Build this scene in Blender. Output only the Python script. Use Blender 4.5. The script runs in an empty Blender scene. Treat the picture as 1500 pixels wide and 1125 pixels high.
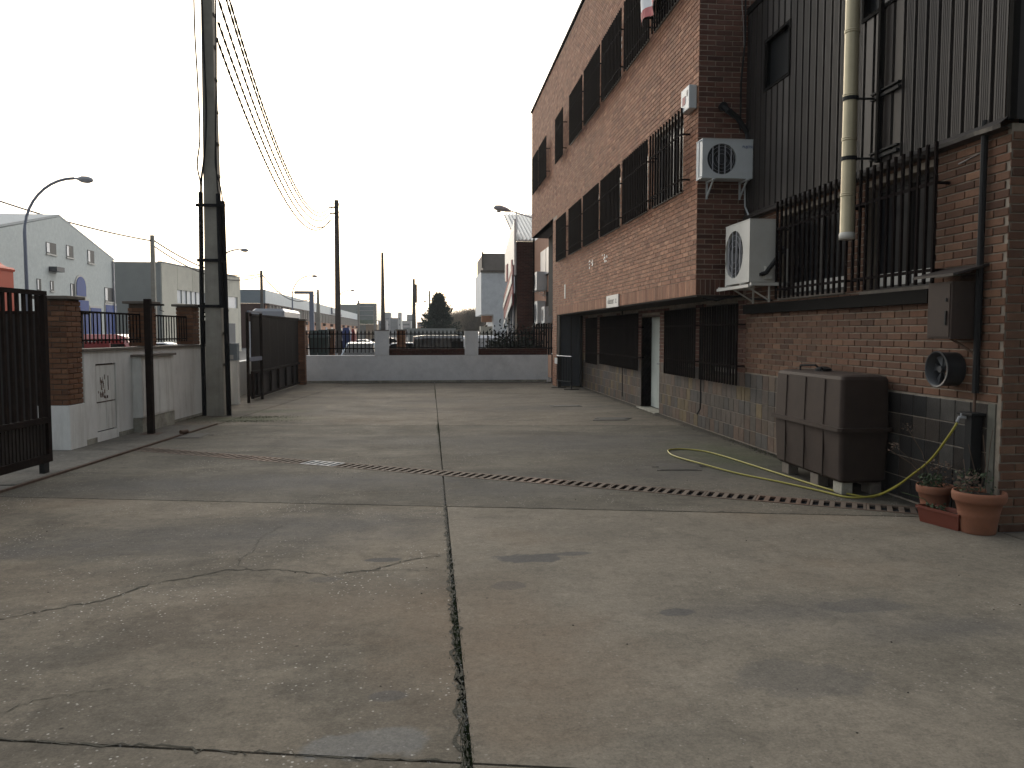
import bpy, bmesh, math, random
from mathutils import Vector, Matrix
random.seed(7)
R = math.radians
S = bpy.context.scene
C = S.collection

# ---------------------------------------------------------------- camera
cam_d = bpy.data.cameras.new('camera'); cam = bpy.data.objects.new('camera', cam_d); C.objects.link(cam)
cam_d.sensor_width = 36; cam_d.lens = 28.0; cam_d.clip_start = .05; cam_d.clip_end = 3000
cam.location = (0, 0, 1.65)
cam.rotation_euler = (R(90) - math.atan(74.5/1167), 0, -R(5.87))
S.camera = cam

# ---------------------------------------------------------------- sky, sun, exposure
SUN_EL, SUN_AZ = 17.0, -6.0            # azimuth from +Y, negative = to the left of the yard
sun_dir = Vector((math.sin(R(SUN_AZ))*math.cos(R(SUN_EL)), math.cos(R(SUN_AZ))*math.cos(R(SUN_EL)), math.sin(R(SUN_EL))))
W = bpy.data.worlds.new('World'); S.world = W; W.use_nodes = True
nt = W.node_tree; nt.nodes.clear()
sky = nt.nodes.new('ShaderNodeTexSky'); sky.sky_type = 'NISHITA'; sky.sun_disc = False
sky.sun_elevation = R(SUN_EL); sky.sun_rotation = R(SUN_AZ); sky.air_density = 1.2; sky.dust_density = 4
tc = nt.nodes.new('ShaderNodeTexCoord')
nrm = nt.nodes.new('ShaderNodeVectorMath'); nrm.operation = 'NORMALIZE'
dot = nt.nodes.new('ShaderNodeVectorMath'); dot.operation = 'DOT_PRODUCT'; dot.inputs[1].default_value = (sun_dir.x, sun_dir.y, -.30)
ramp = nt.nodes.new('ShaderNodeValToRGB')
mr = nt.nodes.new('ShaderNodeMapRange'); mr.inputs[1].default_value = -1; mr.inputs[2].default_value = 1
cr = ramp.color_ramp; cr.interpolation = 'B_SPLINE'
cr.elements[0].position = 0.0; cr.elements[0].color = (.060, .062, .065, 1)
cr.elements[1].position = 1.0; cr.elements[1].color = (.66, .655, .635, 1)
for p, c in ((.25, (.093, .097, .102)), (.38, (.25, .262, .275)), (.50, (.55, .565, .575)), (.66, (.62, .625, .625))):
    e = cr.elements.new(p); e.color = (*c, 1)
SKYB = 1.0
b1 = nt.nodes.new('ShaderNodeBackground'); b1.inputs[1].default_value = .03
b2 = nt.nodes.new('ShaderNodeBackground'); b2.inputs[1].default_value = 1.5
add = nt.nodes.new('ShaderNodeAddShader'); wo = nt.nodes.new('ShaderNodeOutputWorld')
L = nt.links.new
squ = nt.nodes.new('ShaderNodeVectorMath'); squ.operation = 'MULTIPLY'; squ.inputs[1].default_value = (1, 1, 1.8)   # veil of haze: brighter low down than overhead
L(tc.outputs['Generated'], squ.inputs[0]); L(squ.outputs[0], nrm.inputs[0]); L(nrm.outputs[0], dot.inputs[0]); L(dot.outputs['Value'], mr.inputs[0])
L(mr.outputs[0], ramp.inputs[0]); L(ramp.outputs[0], b2.inputs[0]); L(sky.outputs[0], b1.inputs[0])
L(b1.outputs[0], add.inputs[0]); L(b2.outputs[0], add.inputs[1]); L(add.outputs[0], wo.inputs[0])
sl = bpy.data.lights.new('sun', 'SUN'); sl.energy = .5; sl.angle = R(25); sl.color = (1, .96, .88)
so = bpy.data.objects.new('sun', sl); C.objects.link(so); so.rotation_euler = (-sun_dir).to_track_quat('-Z', 'Y').to_euler()
S.view_settings.view_transform = 'Standard'; S.view_settings.look = 'None'
S.view_settings.exposure = 0.85; S.view_settings.gamma = 1; S.view_settings.use_curve_mapping = False

# ---------------------------------------------------------------- materials
def mat(name, col, rough=.8, var=.15, scale=6, bump=.0, bscale=60, metal=0, rnd=0, tint=None, grime=0, gcol=(.03, .028, .024), gscale=1.2, spec=.3, streak=0):
    """procedural material: base colour, per-object / per-island variation, soft mottling, grime patches, bump"""
    m = bpy.data.materials.new(name); m.use_nodes = True
    n = m.node_tree; N = n.nodes; l = n.links.new
    p = N['Principled BSDF']; p.inputs['Roughness'].default_value = rough; p.inputs['Metallic'].default_value = metal
    p.inputs['Specular IOR Level'].default_value = spec
    geo = N.new('ShaderNodeNewGeometry'); oi = N.new('ShaderNodeObjectInfo')
    pos = geo.outputs['Position']
    ns = N.new('ShaderNodeTexNoise'); ns.inputs['Scale'].default_value = scale; ns.inputs['Detail'].default_value = 6; ns.inputs['Roughness'].default_value = .65
    l(pos, ns.inputs['Vector'])
    mrg = N.new('ShaderNodeMapRange'); mrg.inputs[1].default_value = .25; mrg.inputs[2].default_value = .75
    mrg.inputs[3].default_value = 1-var; mrg.inputs[4].default_value = 1+var
    l(ns.outputs[0], mrg.inputs[0])
    val = mrg.outputs[0]
    colout = None
    if rnd or tint:
        a = N.new('ShaderNodeMath'); a.operation = 'ADD'; l(oi.outputs['Random'], a.inputs[0]); l(geo.outputs['Random Per Island'], a.inputs[1])
        fr = N.new('ShaderNodeMath'); fr.operation = 'FRACT'; l(a.outputs[0], fr.inputs[0])
        if tint:
            r = N.new('ShaderNodeValToRGB'); r.color_ramp.interpolation = 'CONSTANT' if len(tint) > 4 else 'LINEAR'
            r.color_ramp.elements[0].color = (*tint[0], 1)
            r.color_ramp.elements[1].position = (len(tint)-1)/len(tint) if len(tint) > 4 else 1; r.color_ramp.elements[1].color = (*tint[-1], 1)
            for i, c in enumerate(tint[1:-1]):
                e = r.color_ramp.elements.new((i+1)/len(tint) if len(tint) > 4 else (i+1)/(len(tint)-1)); e.color = (*c, 1)
            l(fr.outputs[0], r.inputs[0]); colout = r.outputs[0]
        if rnd:
            m2 = N.new('ShaderNodeMapRange'); m2.inputs[3].default_value = 1-rnd; m2.inputs[4].default_value = 1+rnd
            f2 = N.new('ShaderNodeMath'); f2.operation = 'MULTIPLY'; f2.inputs[1].default_value = 7.31
            f3 = N.new('ShaderNodeMath'); f3.operation = 'FRACT'; l(fr.outputs[0], f2.inputs[0]); l(f2.outputs[0], f3.inputs[0]); l(f3.outputs[0], m2.inputs[0])
            mm = N.new('ShaderNodeMath'); mm.operation = 'MULTIPLY'; l(val, mm.inputs[0]); l(m2.outputs[0], mm.inputs[1]); val = mm.outputs[0]
    sc = N.new('ShaderNodeVectorMath'); sc.operation = 'SCALE'
    if colout: l(colout, sc.inputs[0])
    else: sc.inputs[0].default_value = col
    l(val, sc.inputs['Scale'])
    out = sc.outputs[0]
    if grime:
        g = N.new('ShaderNodeTexNoise'); g.inputs['Scale'].default_value = gscale; g.inputs['Detail'].default_value = 8; g.inputs['Roughness'].default_value = .7
        if streak:
            mp = N.new('ShaderNodeMapping'); mp.inputs['Scale'].default_value = (streak, streak, .35); l(pos, mp.inputs[0]); l(mp.outputs[0], g.inputs['Vector'])
        else: l(pos, g.inputs['Vector'])
        gr = N.new('ShaderNodeMapRange'); gr.inputs[1].default_value = .48; gr.inputs[2].default_value = .75; gr.inputs[4].default_value = grime
        l(g.outputs[0], gr.inputs[0])
        mx = N.new('ShaderNodeMix'); mx.data_type = 'RGBA'; l(gr.outputs[0], mx.inputs['Factor']); l(out, mx.inputs['A']); mx.inputs['B'].default_value = (*gcol, 1)
        out = mx.outputs['Result']
    l(out, p.inputs['Base Color'])
    if bump:
        b = N.new('ShaderNodeBump'); b.inputs['Strength'].default_value = bump; b.inputs['Distance'].default_value = .01
        bn = N.new('ShaderNodeTexNoise'); bn.inputs['Scale'].default_value = bscale; bn.inputs['Detail'].default_value = 5; l(pos, bn.inputs['Vector'])
        l(bn.outputs[0], b.inputs['Height']); l(b.outputs[0], p.inputs['Normal'])
    m['out'] = 1
    return m

def concrete(name, base, dark, stains=(), specks=.5, rust=0):
    """yard concrete: cloudy damp patches, pale aggregate specks, named stains at fixed places"""
    m = bpy.data.materials.new(name); m.use_nodes = True
    n = m.node_tree; N = n.nodes; l = n.links.new; p = N['Principled BSDF']
    geo = N.new('ShaderNodeNewGeometry'); oi = N.new('ShaderNodeObjectInfo'); pos = geo.outputs['Position']
    def noise(s, d=6, r=.6, v=None, dist=0):
        t = N.new('ShaderNodeTexNoise'); t.inputs['Scale'].default_value = s; t.inputs['Detail'].default_value = d; t.inputs['Roughness'].default_value = r
        t.inputs['Distortion'].default_value = dist; l(v or pos, t.inputs['Vector']); return t.outputs[0]
    def rng(x, a, b, c, d):
        t = N.new('ShaderNodeMapRange'); t.inputs[1].default_value = a; t.inputs[2].default_value = b; t.inputs[3].default_value = c; t.inputs[4].default_value = d
        l(x, t.inputs[0]); return t.outputs[0]
    def mix(f, a, b):
        t = N.new('ShaderNodeMix'); t.data_type = 'RGBA'; l(f, t.inputs['Factor'])
        for s, v in (('A', a), ('B', b)):
            if isinstance(v, tuple): t.inputs[s].default_value = (*v, 1)
            else: l(v, t.inputs[s])
        return t.outputs['Result']
    def math_(op, a, b):
        t = N.new('ShaderNodeMath'); t.operation = op
        for i, v in enumerate((a, b)):
            if isinstance(v, (int, float)): t.inputs[i].default_value = v
            else: l(v, t.inputs[i])
        return t.outputs[0]
    mp = N.new('ShaderNodeMapping'); mp.inputs['Scale'].default_value = (.55, 1.0, 1); l(pos, mp.inputs[0])
    c = mix(rng(noise(.9, 9, .66, mp.outputs[0], .5), .38, .66, 0, 1), base, dark)
    c = mix(rng(noise(4.5, 10, .8), .48, .74, 0, .7), c, tuple(x*.6 for x in dark))
    c = mix(rng(noise(14, 8, .8), .5, .72, 0, .45), c, tuple(x*.55 for x in dark))
    c = mix(rng(noise(2.9, 9, .78), .53, .72, 0, .6), c, tuple(min(1, x*1.3) for x in base))
    if rust: c = mix(rng(noise(.45, 5, .6), .54, .72, 0, rust), c, (.17, .115, .07))
    fine = rng(noise(70, 4, .8), .3, .7, .74, 1.26)
    ft = rng(noise(22, 4, .7), .3, .7, .86, 1.14)
    # pale specks
    vo = N.new('ShaderNodeTexVoronoi'); vo.inputs['Scale'].default_value = 42; l(pos, vo.inputs['Vector'])
    vs = rng(vo.outputs['Distance'], .16, .30, 1, 0)
    wn = N.new('ShaderNodeTexWhiteNoise'); l(vo.outputs['Position'], wn.inputs['Vector'])
    keep = rng(wn.outputs['Value'], .62, .9, 0, 1)
    clus = rng(noise(1.3, 5, .6), .45, .62, .1, 1)
    sp = math_('MULTIPLY', math_('MULTIPLY', vs, keep), math_('MULTIPLY', clus, specks))
    c = mix(sp, c, (.55, .51, .45))
    vd = N.new('ShaderNodeTexVoronoi'); vd.inputs['Scale'].default_value = 2.2; l(pos, vd.inputs['Vector'])
    c = mix(rng(vd.outputs['Distance'], .015, .03, .75, 0), c, (.02, .018, .016))
    # stains with a place of their own
    wob = noise(3.0, 5, .65)
    for (x, y, rx, ry, amt, col) in stains:
        s = N.new('ShaderNodeVectorMath'); s.operation = 'SUBTRACT'; l(pos, s.inputs[0]); s.inputs[1].default_value = (x, y, 0)
        d = N.new('ShaderNodeVectorMath'); d.operation = 'MULTIPLY'; l(s.outputs[0], d.inputs[0]); d.inputs[1].default_value = (1/rx, 1/ry, 0)
        ln = N.new('ShaderNodeVectorMath'); ln.operation = 'LENGTH'; l(d.outputs[0], ln.inputs[0])
        f = math_('ADD', ln.outputs['Value'], math_('MULTIPLY', math_('SUBTRACT', wob, .5), 2.0))
        soft = .12 if rx < .5 and ry < .5 else (.35 if col is DIRT else .8)
        c = mix(rng(f, .95-soft, .95+soft, amt, 0), c, col)
    sc = N.new('ShaderNodeVectorMath'); sc.operation = 'SCALE'; l(c, sc.inputs[0])
    l(math_('MULTIPLY', math_('MULTIPLY', fine, ft), rng(oi.outputs['Random'], 0, 1, .94, 1.06)), sc.inputs['Scale'])
    l(sc.outputs[0], p.inputs['Base Color'])
    l(rng(noise(1.6, 6, .6), .35, .7, .86, .98), p.inputs['Roughness']); p.inputs['Specular IOR Level'].default_value = .15
    b = N.new('ShaderNodeBump'); b.inputs['Strength'].default_value = .5; b.inputs['Distance'].default_value = .006
    l(math_('ADD', noise(60, 5, .7), math_('MULTIPLY', noise(9, 4, .6), 1.2)), b.inputs['Height']); l(b.outputs[0], p.inputs['Normal'])
    return m

WET = (.075, .072, .070); RUST = (.165, .12, .082); MOSS = (.055, .07, .03)
st_all = [(.72, 5.72, .26, .11, .85, WET), (1.07, 5.8, .17, .06, .7, WET), (.5, 5.1, .12, .08, .6, WET), (2.1, 4.45, .6, .2, .5, WET),
          (1.44, 4.5, .1, .06, .7, WET), (2.6, 4.5, .3, .12, .4, WET), (1.75, 3.55, .35, .2, .35, WET), (2.9, 4.1, .6, .15, .5, WET), (.45, 3.9, .5, .6, .55, RUST),
          (-.36, 5.78, .12, .05, .8, WET), (-.71, 5.35, .12, .06, .5, WET), (-.2, 3.57, .1, .05, .6, WET), (-.5, 4.7, 1.0, .45, .35, RUST),
          (-.25, 3.15, .3, .12, .55, (.16, .16, .155)), (.3, 4.7, .4, .6, .35, RUST),
          (-1.6, 6.6, 1.2, .45, .6, WET), (-.6, 7.0, .8, .3, .5, WET), (-2.2, 8.9, 1.6, .5, .6, WET), (-.8, 9.0, 1.6, .35, .65, WET), (.9, 8.3, .9, .35, .55, WET),
          (-3.3, 6.3, .8, .2, .5, WET), (2.2, 11.6, 1.6, .8, .55, WET), (.3, 12.3, 3.5, .5, .45, WET), (3.3, 9.2, 1.4, .7, .55, WET), (3.95, 10.3, .55, 1.1, .65, MOSS),
          (2.6, 17.3, 1.3, .7, .5, WET), (-1.5, 17.2, 2.2, .8, .35, WET), (-3.45, 15.7, .9, .35, .7, MOSS), (-3.2, 17.2, .6, .3, .5, MOSS), (0, 19.5, 3.2, 1.0, .3, WET)]
DIRT = (.05, .044, .036)
st_all += [(4.66, 15.5, .16, 9.0, .75, DIRT), (4.66, 9, .14, 3.0, .7, DIRT), (0, 26.85, 4.4, .28, .8, DIRT), (-4.15, 22.5, .25, 3.2, .6, DIRT), (4.3, 8.4, .40, 1.0, .6, DIRT), (-3.9, 16.4, .5, .35, .6, DIRT)]
M = {}
M['slab'] = concrete('worn_concrete', (.180, .152, .115), (.086, .075, .059), st_all, 1.0, .25)
M['slab2'] = concrete('newer_concrete', (.198, .170, .132), (.134, .117, .092), [s for s in st_all if s[1] < 6.6 and s[0] > .1], .3, .4)
M['slabd'] = concrete('damp_dark_concrete', (.135, .118, .092), (.066, .060, .048), st_all, .8, .15)
M['slab3'] = concrete('kerb_concrete', (.17, .155, .13), (.10, .092, .08), [], .4, .2)
M['street'] = mat('asphalt', (.06, .06, .062), .9, .25, 2, .3, 80)
M['joint'] = mat('joint_dirt', (.05, .046, .034), .95, .4, 30, .6, 90)
M['dirty_dark'] = mat('dirty_render', (.11, .105, .085), .9, .3, 8)
M['strapc'] = mat('tank_rib', (.022, .015, .012), .8, .2, 8, spec=.1)
M['gravel'] = mat('crumbs', (.2, .19, .17), .9, .3, 30, rnd=.6)
M['moss'] = mat('moss', (.035, .05, .016), .9, .4, 20, rnd=.5)
BR = [(.235, .125, .085), (.20, .105, .072), (.255, .15, .105), (.175, .09, .064), (.225, .135, .095)]
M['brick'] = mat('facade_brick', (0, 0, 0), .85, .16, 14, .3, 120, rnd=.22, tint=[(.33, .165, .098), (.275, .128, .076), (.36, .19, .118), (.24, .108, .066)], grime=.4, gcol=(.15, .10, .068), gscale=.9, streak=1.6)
M['brick_near'] = mat('near_brick_shaded', (0, 0, 0), .85, .2, 18, .4, 120, rnd=.25, tint=[(.135, .066, .038), (.105, .050, .029), (.15, .08, .047), (.083, .040, .024)], grime=.45, gcol=(.045, .033, .024), gscale=1.3)  # browner near brick darkened further; occlusion shade put into the colour
M['brick_shaded'] = mat('shaded_brick', (0, 0, 0), .85, .2, 18, .4, 120, rnd=.25, tint=[(.13, .055, .036), (.10, .043, .029), (.145, .066, .045), (.08, .035, .025)], grime=.3, gcol=(.07, .055, .04), gscale=1.1)  # facade brick darkened for faces turned from the light; shade painted into the colour
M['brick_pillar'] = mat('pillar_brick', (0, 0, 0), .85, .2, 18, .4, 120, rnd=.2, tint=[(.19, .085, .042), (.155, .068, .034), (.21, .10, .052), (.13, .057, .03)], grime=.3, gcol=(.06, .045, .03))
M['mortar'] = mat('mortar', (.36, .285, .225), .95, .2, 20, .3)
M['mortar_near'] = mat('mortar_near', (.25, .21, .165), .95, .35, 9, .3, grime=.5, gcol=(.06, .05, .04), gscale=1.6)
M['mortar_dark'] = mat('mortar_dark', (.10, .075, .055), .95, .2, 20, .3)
TL = [(.052, .05, .046), (.085, .06, .045), (.045, .043, .042), (.12, .085, .045), (.07, .056, .05), (.095, .055, .038), (.06, .062, .058)]
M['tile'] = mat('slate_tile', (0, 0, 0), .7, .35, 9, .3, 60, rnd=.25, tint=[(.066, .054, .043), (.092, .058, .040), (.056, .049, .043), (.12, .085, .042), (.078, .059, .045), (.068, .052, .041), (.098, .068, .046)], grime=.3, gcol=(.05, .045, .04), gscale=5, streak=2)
M['tile_near'] = mat('dark_shaded_slate_tile', (0, 0, 0), .5, .35, 9, .3, 60, rnd=.3, tint=[(.022, .019, .017), (.032, .025, .02), (.018, .017, .016), (.028, .022, .018), (.045, .041, .036), (.02, .018, .017)], grime=.3, gcol=(.02, .018, .016), gscale=5)  # dark slate darkened further; the near corner's shade is put into the colour
M['grout'] = mat('grout', (.15, .14, .115), .95, .3, 12)
M['clad'] = mat('brown_cladding', (.027, .022, .019), .5, .2, 3, .05, 30, grime=.8, gcol=(.010, .008, .008), gscale=.8, spec=.22, streak=2.5)
M['clad_dark'] = mat('cladding_trim', (.010, .009, .008), .85, .2, 5, spec=.05)
M['iron'] = mat('dark_brown_iron', (.009, .006, .0055), .95, .25, 20, .0, 90, rnd=.2, spec=.05)
M['iron2'] = mat('gate_brown_paint', (.015, .0092, .007), .9, .25, 12, .1, 90, grime=.3, gcol=(.045, .022, .013), gscale=6, spec=.1)
M['iron3'] = mat('gate_sheet_brown', (.026, .019, .016), .6, .2, 6, .1, 50, grime=.3, gcol=(.03, .025, .02), gscale=3, streak=3)
M['black'] = mat('black_rubber', (.008, .008, .008), .7, .2, 10)
M['blackpaint'] = mat('black_paint', (.009, .009, .010), .7, .2, 10, spec=.15)
M['rust'] = mat('rusty_iron', (.13, .08, .055), .75, .4, 18, .3, 90, rnd=.3, grime=.5, gcol=(.06, .04, .03), gscale=9)
M['grate'] = mat('drain_grate', (.12, .090, .068), .85, .3, 12, .2, 60, rnd=.15, grime=.5, gcol=(.08, .055, .04), gscale=3)
M['steel'] = mat('galvanised_new', (.27, .275, .28), .7, .15, 10)
M['white'] = mat('white_plaster', (.80, .785, .74), .85, .08, 2.5, .35, 18, grime=.6, gcol=(.40, .37, .30), gscale=1.7, streak=2.4)
M['white_far'] = mat('bluish_white_plaster', (.80, .80, .79), .85, .1, 3, .35, 18, grime=.35, gcol=(.42, .43, .42), gscale=1.8)
M['cabinet'] = mat('white_metal_doors', (.76, .75, .70), .6, .1, 3, grime=.5, gcol=(.26, .22, .17), gscale=2.5, streak=3)
M['dirty'] = mat('dirty_plinth', (.36, .34, .28), .9, .35, 5, .5, 20, grime=.7, gcol=(.07, .065, .045), gscale=4)
M['stone_cap'] = mat('cap_stone', (.16, .135, .11), .85, .25, 9, .3, 40)
M['pole'] = mat('pole_concrete', (.34, .315, .265), .9, .18, 4, .4, 40, grime=.3, gcol=(.10, .09, .08), gscale=1.5, streak=3)
M['wood'] = mat('pole_dark', (.10, .085, .075), .9, .25, 6, .3, 40)
M['acwhite'] = mat('ac_white', (.56, .58, .58), .5, .06, 4, grime=.2, gcol=(.3, .28, .24), gscale=3)
M['accream'] = mat('ac_cream', (.56, .54, .49), .5, .06, 4, grime=.3, gcol=(.34, .3, .23), gscale=3)
M['fan'] = mat('fan_dark', (.035, .037, .04), .5, .2, 10)
M['glass'] = mat('window_glass', (.009, .010, .011), .3, .3, 2, spec=.10)
M['frame'] = mat('white_frame', (.5, .48, .44), .5, .1, 5)
M['frame_dark'] = mat('dark_frame', (.05, .045, .04), .5, .1, 5)
M['blind'] = mat('pale_blind', (.42, .38, .32), .8, .2, 3)
M['dark'] = mat('dark_room', (.012, .012, .012), .95, .2, 3)
M['soffit'] = mat('soffit_paint', (.05, .045, .04), .9, .2, 3)
M['soffit_grey'] = mat('soffit_grey', (.30, .27, .25), .9, .2, 3)
M['door_white'] = mat('door_white', (.50, .53, .48), .6, .1, 3, grime=.3, gcol=(.26, .25, .2), streak=3)
M['door_grey'] = mat('door_grey', (.085, .09, .098), .5, .1, 3)
M['stone'] = mat('brown_stone', (.10, .07, .055), .8, .4, 6, .4, 30)
M['chimney'] = mat('stained_steel_flue', (.42, .36, .235), .42, .14, 3, .04, 30, metal=.35, grime=.5, gcol=(.27, .20, .11), gscale=3, streak=5, spec=.5)
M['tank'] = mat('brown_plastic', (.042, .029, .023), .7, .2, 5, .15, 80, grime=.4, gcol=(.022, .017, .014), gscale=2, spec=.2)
M['hose'] = mat('yellow_hose', (.27, .235, .035), .5, .12, 8, spec=.4)
M['terracotta'] = mat('terracotta', (.22, .09, .05), .8, .15, 9, .3, 60, grime=.4, gcol=(.17, .10, .07), gscale=5)
M['planter'] = mat('red_plastic', (.13, .032, .018), .55, .12, 6, spec=.35)
M['soil'] = mat('soil', (.02, .016, .012), .95, .3, 30)
M['leaf'] = mat('leaf_green', (.028, .042, .016), .7, .3, 8, rnd=.4)
M['leaf_dry'] = mat('leaf_dry', (.085, .055, .037), .8, .3, 8, rnd=.4)
M['conifer'] = mat('conifer_green', (.028, .045, .03), .8, .3, 4, rnd=.4)
M['hedge'] = mat('hedge_green', (.014, .02, .013), .8, .3, 4, rnd=.4)
M['twig'] = mat('bare_twigs', (.24, .20, .145), .9, .25, 3, rnd=.3)
M['blk'] = mat('grey_block_wall', (.58, .60, .57), .9, .12, 5, .2, 20, grime=.35, gcol=(.40, .42, .40), gscale=.5)
M['roof_grey'] = mat('pale_roof', (.46, .47, .46), .8, .1, 3)
M['panel'] = mat('cast_concrete', (.64, .60, .50), .9, .08, 1.2, rnd=.05, grime=.25, gcol=(.34, .31, .26), gscale=.4)
M['panel_grey'] = mat('cast_concrete_grey_shaded', (.34, .35, .33), .9, .08, 1.2, grime=.3, gcol=(.26, .26, .24), gscale=.4)  # grey concrete; on the beige warehouse end the grey is painted-in shade
M['sheet'] = mat('pale_metal_sheet', (.66, .69, .69), .6, .05, 1)
M['sheet_blue'] = mat('blue_grey_sheet', (.25, .29, .32), .6, .05, 1)
M['orange_brick'] = mat('orange_brick', (.55, .29, .18), .9, .08, 3, grime=.2, gcol=(.35, .19, .12))
M['red_brick'] = mat('far_red_brick', (0, 0, 0), .9, .12, 6, rnd=.2, tint=[(.075, .028, .02), (.06, .022, .017), (.085, .035, .025)])
M['blue'] = mat('blue_paint', (.016, .055, .24), .5, .1, 3)
M['orange'] = mat('orange_paint', (.45, .07, .03), .6, .06, 2)
M['green_glass'] = mat('green_glazing', (.18, .23, .22), .2, .1, 1, spec=.5)
M['green'] = mat('green_band', (.09, .15, .09), .6, .1, 2)
M['tan'] = mat('tan_wall', (.30, .22, .13), .9, .1, 2)
M['hazy'] = mat('far_block', (.30, .29, .29), .9, .1, 1, rnd=.3)
M['hazy2'] = mat('far_block_dark', (.12, .13, .14), .9, .1, 1, rnd=.3)
M['lamp_metal'] = mat('lamp_blue_grey', (.22, .24, .30), .5, .1, 3, spec=.4)
M['lamp_head'] = mat('lamp_head_grey', (.38, .38, .40), .4, .1, 3)
M['carwhite'] = mat('car_white', (.62, .63, .65), .25, .04, 2, spec=.6)
M['carblue'] = mat('car_pale_blue', (.33, .39, .44), .25, .04, 2, spec=.6)
M['carblack'] = mat('car_black', (.014, .015, .018), .2, .04, 2, spec=.6)
M['carred'] = mat('van_red', (.28, .03, .03), .3, .04, 2, spec=.5)
M['cargrey'] = mat('car_silver', (.30, .31, .33), .25, .04, 2, spec=.6)
M['letter_blue'] = mat('letter_blue', (.03, .07, .22), .6, .05, 3)
M['letter_red'] = mat('letter_red', (.20, .03, .04), .6, .05, 3)
M['signwhite'] = mat('sign_white', (.62, .61, .58), .5, .06, 3)
M['banner'] = mat('white_tarpaulin', (.60, .62, .64), .6, .1, 4)
M['pink'] = mat('faded_red_print', (.42, .10, .10), .6, .2, 9)
M['rooftile'] = mat('fibre_cement_roof', (.33, .29, .24), .9, .25, 6)
M['brown_plaster'] = mat('brown_grey_plaster', (.27, .235, .205), .9, .12, 3)

# ---------------------------------------------------------------- mesh builder
class MB:
    def __init__(s): s.v = []; s.f = []
    def quad(s, a, b, c, d): n = len(s.v); s.v += [tuple(a), tuple(b), tuple(c), tuple(d)]; s.f.append((n, n+1, n+2, n+3)); return s
    def tri(s, a, b, c): n = len(s.v); s.v += [tuple(a), tuple(b), tuple(c)]; s.f.append((n, n+1, n+2)); return s
    def box(s, x0, x1, y0, y1, z0, z1):
        if x0 > x1: x0, x1 = x1, x0
        if y0 > y1: y0, y1 = y1, y0
        n = len(s.v)
        s.v += [(x0, y0, z0), (x1, y0, z0), (x1, y1, z0), (x0, y1, z0), (x0, y0, z1), (x1, y0, z1), (x1, y1, z1), (x0, y1, z1)]
        s.f += [(n, n+3, n+2, n+1), (n+4, n+5, n+6, n+7), (n, n+1, n+5, n+4), (n+1, n+2, n+6, n+5), (n+2, n+3, n+7, n+6), (n+3, n, n+4, n+7)]; return s
    def obox(s, o, u, v, w):      # corner o and three edge vectors
        o, u, v, w = map(Vector, (o, u, v, w)); n = len(s.v)
        for k in ((0, 0, 0), (1, 0, 0), (1, 1, 0), (0, 1, 0), (0, 0, 1), (1, 0, 1), (1, 1, 1), (0, 1, 1)): s.v.append(tuple(o+u*k[0]+v*k[1]+w*k[2]))
        fs = [(n, n+3, n+2, n+1), (n+4, n+5, n+6, n+7), (n, n+1, n+5, n+4), (n+1, n+2, n+6, n+5), (n+2, n+3, n+7, n+6), (n+3, n, n+4, n+7)]
        if u.cross(v).dot(w) < 0: fs = [tuple(reversed(f)) for f in fs]
        s.f += fs; return s
    def tube(s, pts, r, n=8, cap=True):
        pts = [Vector(p) for p in pts]; rs = r if isinstance(r, (list, tuple)) else [r]*len(pts); base = len(s.v); pu = None
        for i, p in enumerate(pts):
            t = (pts[min(i+1, len(pts)-1)]-pts[max(i-1, 0)]).normalized()
            if pu is None: pu = t.orthogonal().normalized()
            else: pu = (pu-t*pu.dot(t)).normalized()
            w = t.cross(pu)
            for k in range(n):
                a = 2*math.pi*k/n; s.v.append(tuple(p+pu*math.cos(a)*rs[i]+w*math.sin(a)*rs[i]))
        for i in range(len(pts)-1):
            for k in range(n):
                a = base+i*n+k; b = base+i*n+(k+1) % n; s.f.append((a, b, b+n, a+n))
        if cap:
            s.f.append(tuple(base+k for k in reversed(range(n)))); e = base+(len(pts)-1)*n; s.f.append(tuple(e+k for k in range(n)))
        return s
    def lathe(s, c, prof, n=24, axis='z'):
        base = len(s.v)
        for (r, h) in prof:
            for k in range(n):
                a = 2*math.pi*k/n; x, y = r*math.cos(a), r*math.sin(a)
                s.v.append((c[0]+x, c[1]+y, c[2]+h) if axis == 'z' else ((c[0]+h, c[1]+x, c[2]+y) if axis == 'x' else (c[0]+x, c[1]+h, c[2]+y)))
        for i in range(len(prof)-1):
            for k in range(n):
                a = base+i*n+k; b = base+i*n+(k+1) % n; s.f.append((a, b, b+n, a+n))
        return s
    def prism(s, poly, off):      # closed polygon (3d points) extruded by off
        n = len(poly); b = len(s.v); off = Vector(off)
        s.v += [tuple(p) for p in poly]+[tuple(Vector(p)+off) for p in poly]
        s.f.append(tuple(range(b, b+n))[::-1]); s.f.append(tuple(range(b+n, b+2*n)))
        for i in range(n): j = (i+1) % n; s.f.append((b+i, b+j, b+n+j, b+n+i))
        return s
    def build(s, name, m, parent=None, smooth=False, bevel=0, label=None, kind=None):
        o0 = worldloc(parent) if parent else Vector((0, 0, 0))
        me = bpy.data.meshes.new(name); me.from_pydata([tuple(Vector(v)-o0) for v in s.v], [], s.f)
        bm = bmesh.new(); bm.from_mesh(me); bmesh.ops.recalc_face_normals(bm, faces=bm.faces); bm.to_mesh(me); bm.free()
        me.materials.append(M[m]); 
        if smooth: me.shade_smooth(); 
        o = bpy.data.objects.new(name, me); C.objects.link(o)
        if parent: o.parent = parent
        if bevel:
            b = o.modifiers.new('bevel', 'BEVEL'); b.width = bevel; b.segments = 2; b.limit_method = 'ANGLE'
        if label: o['label'] = label
        if kind: o['kind'] = kind
        return o
def worldloc(o):
    v = Vector((0, 0, 0))
    while o: v += o.location; o = o.parent
    return v
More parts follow.
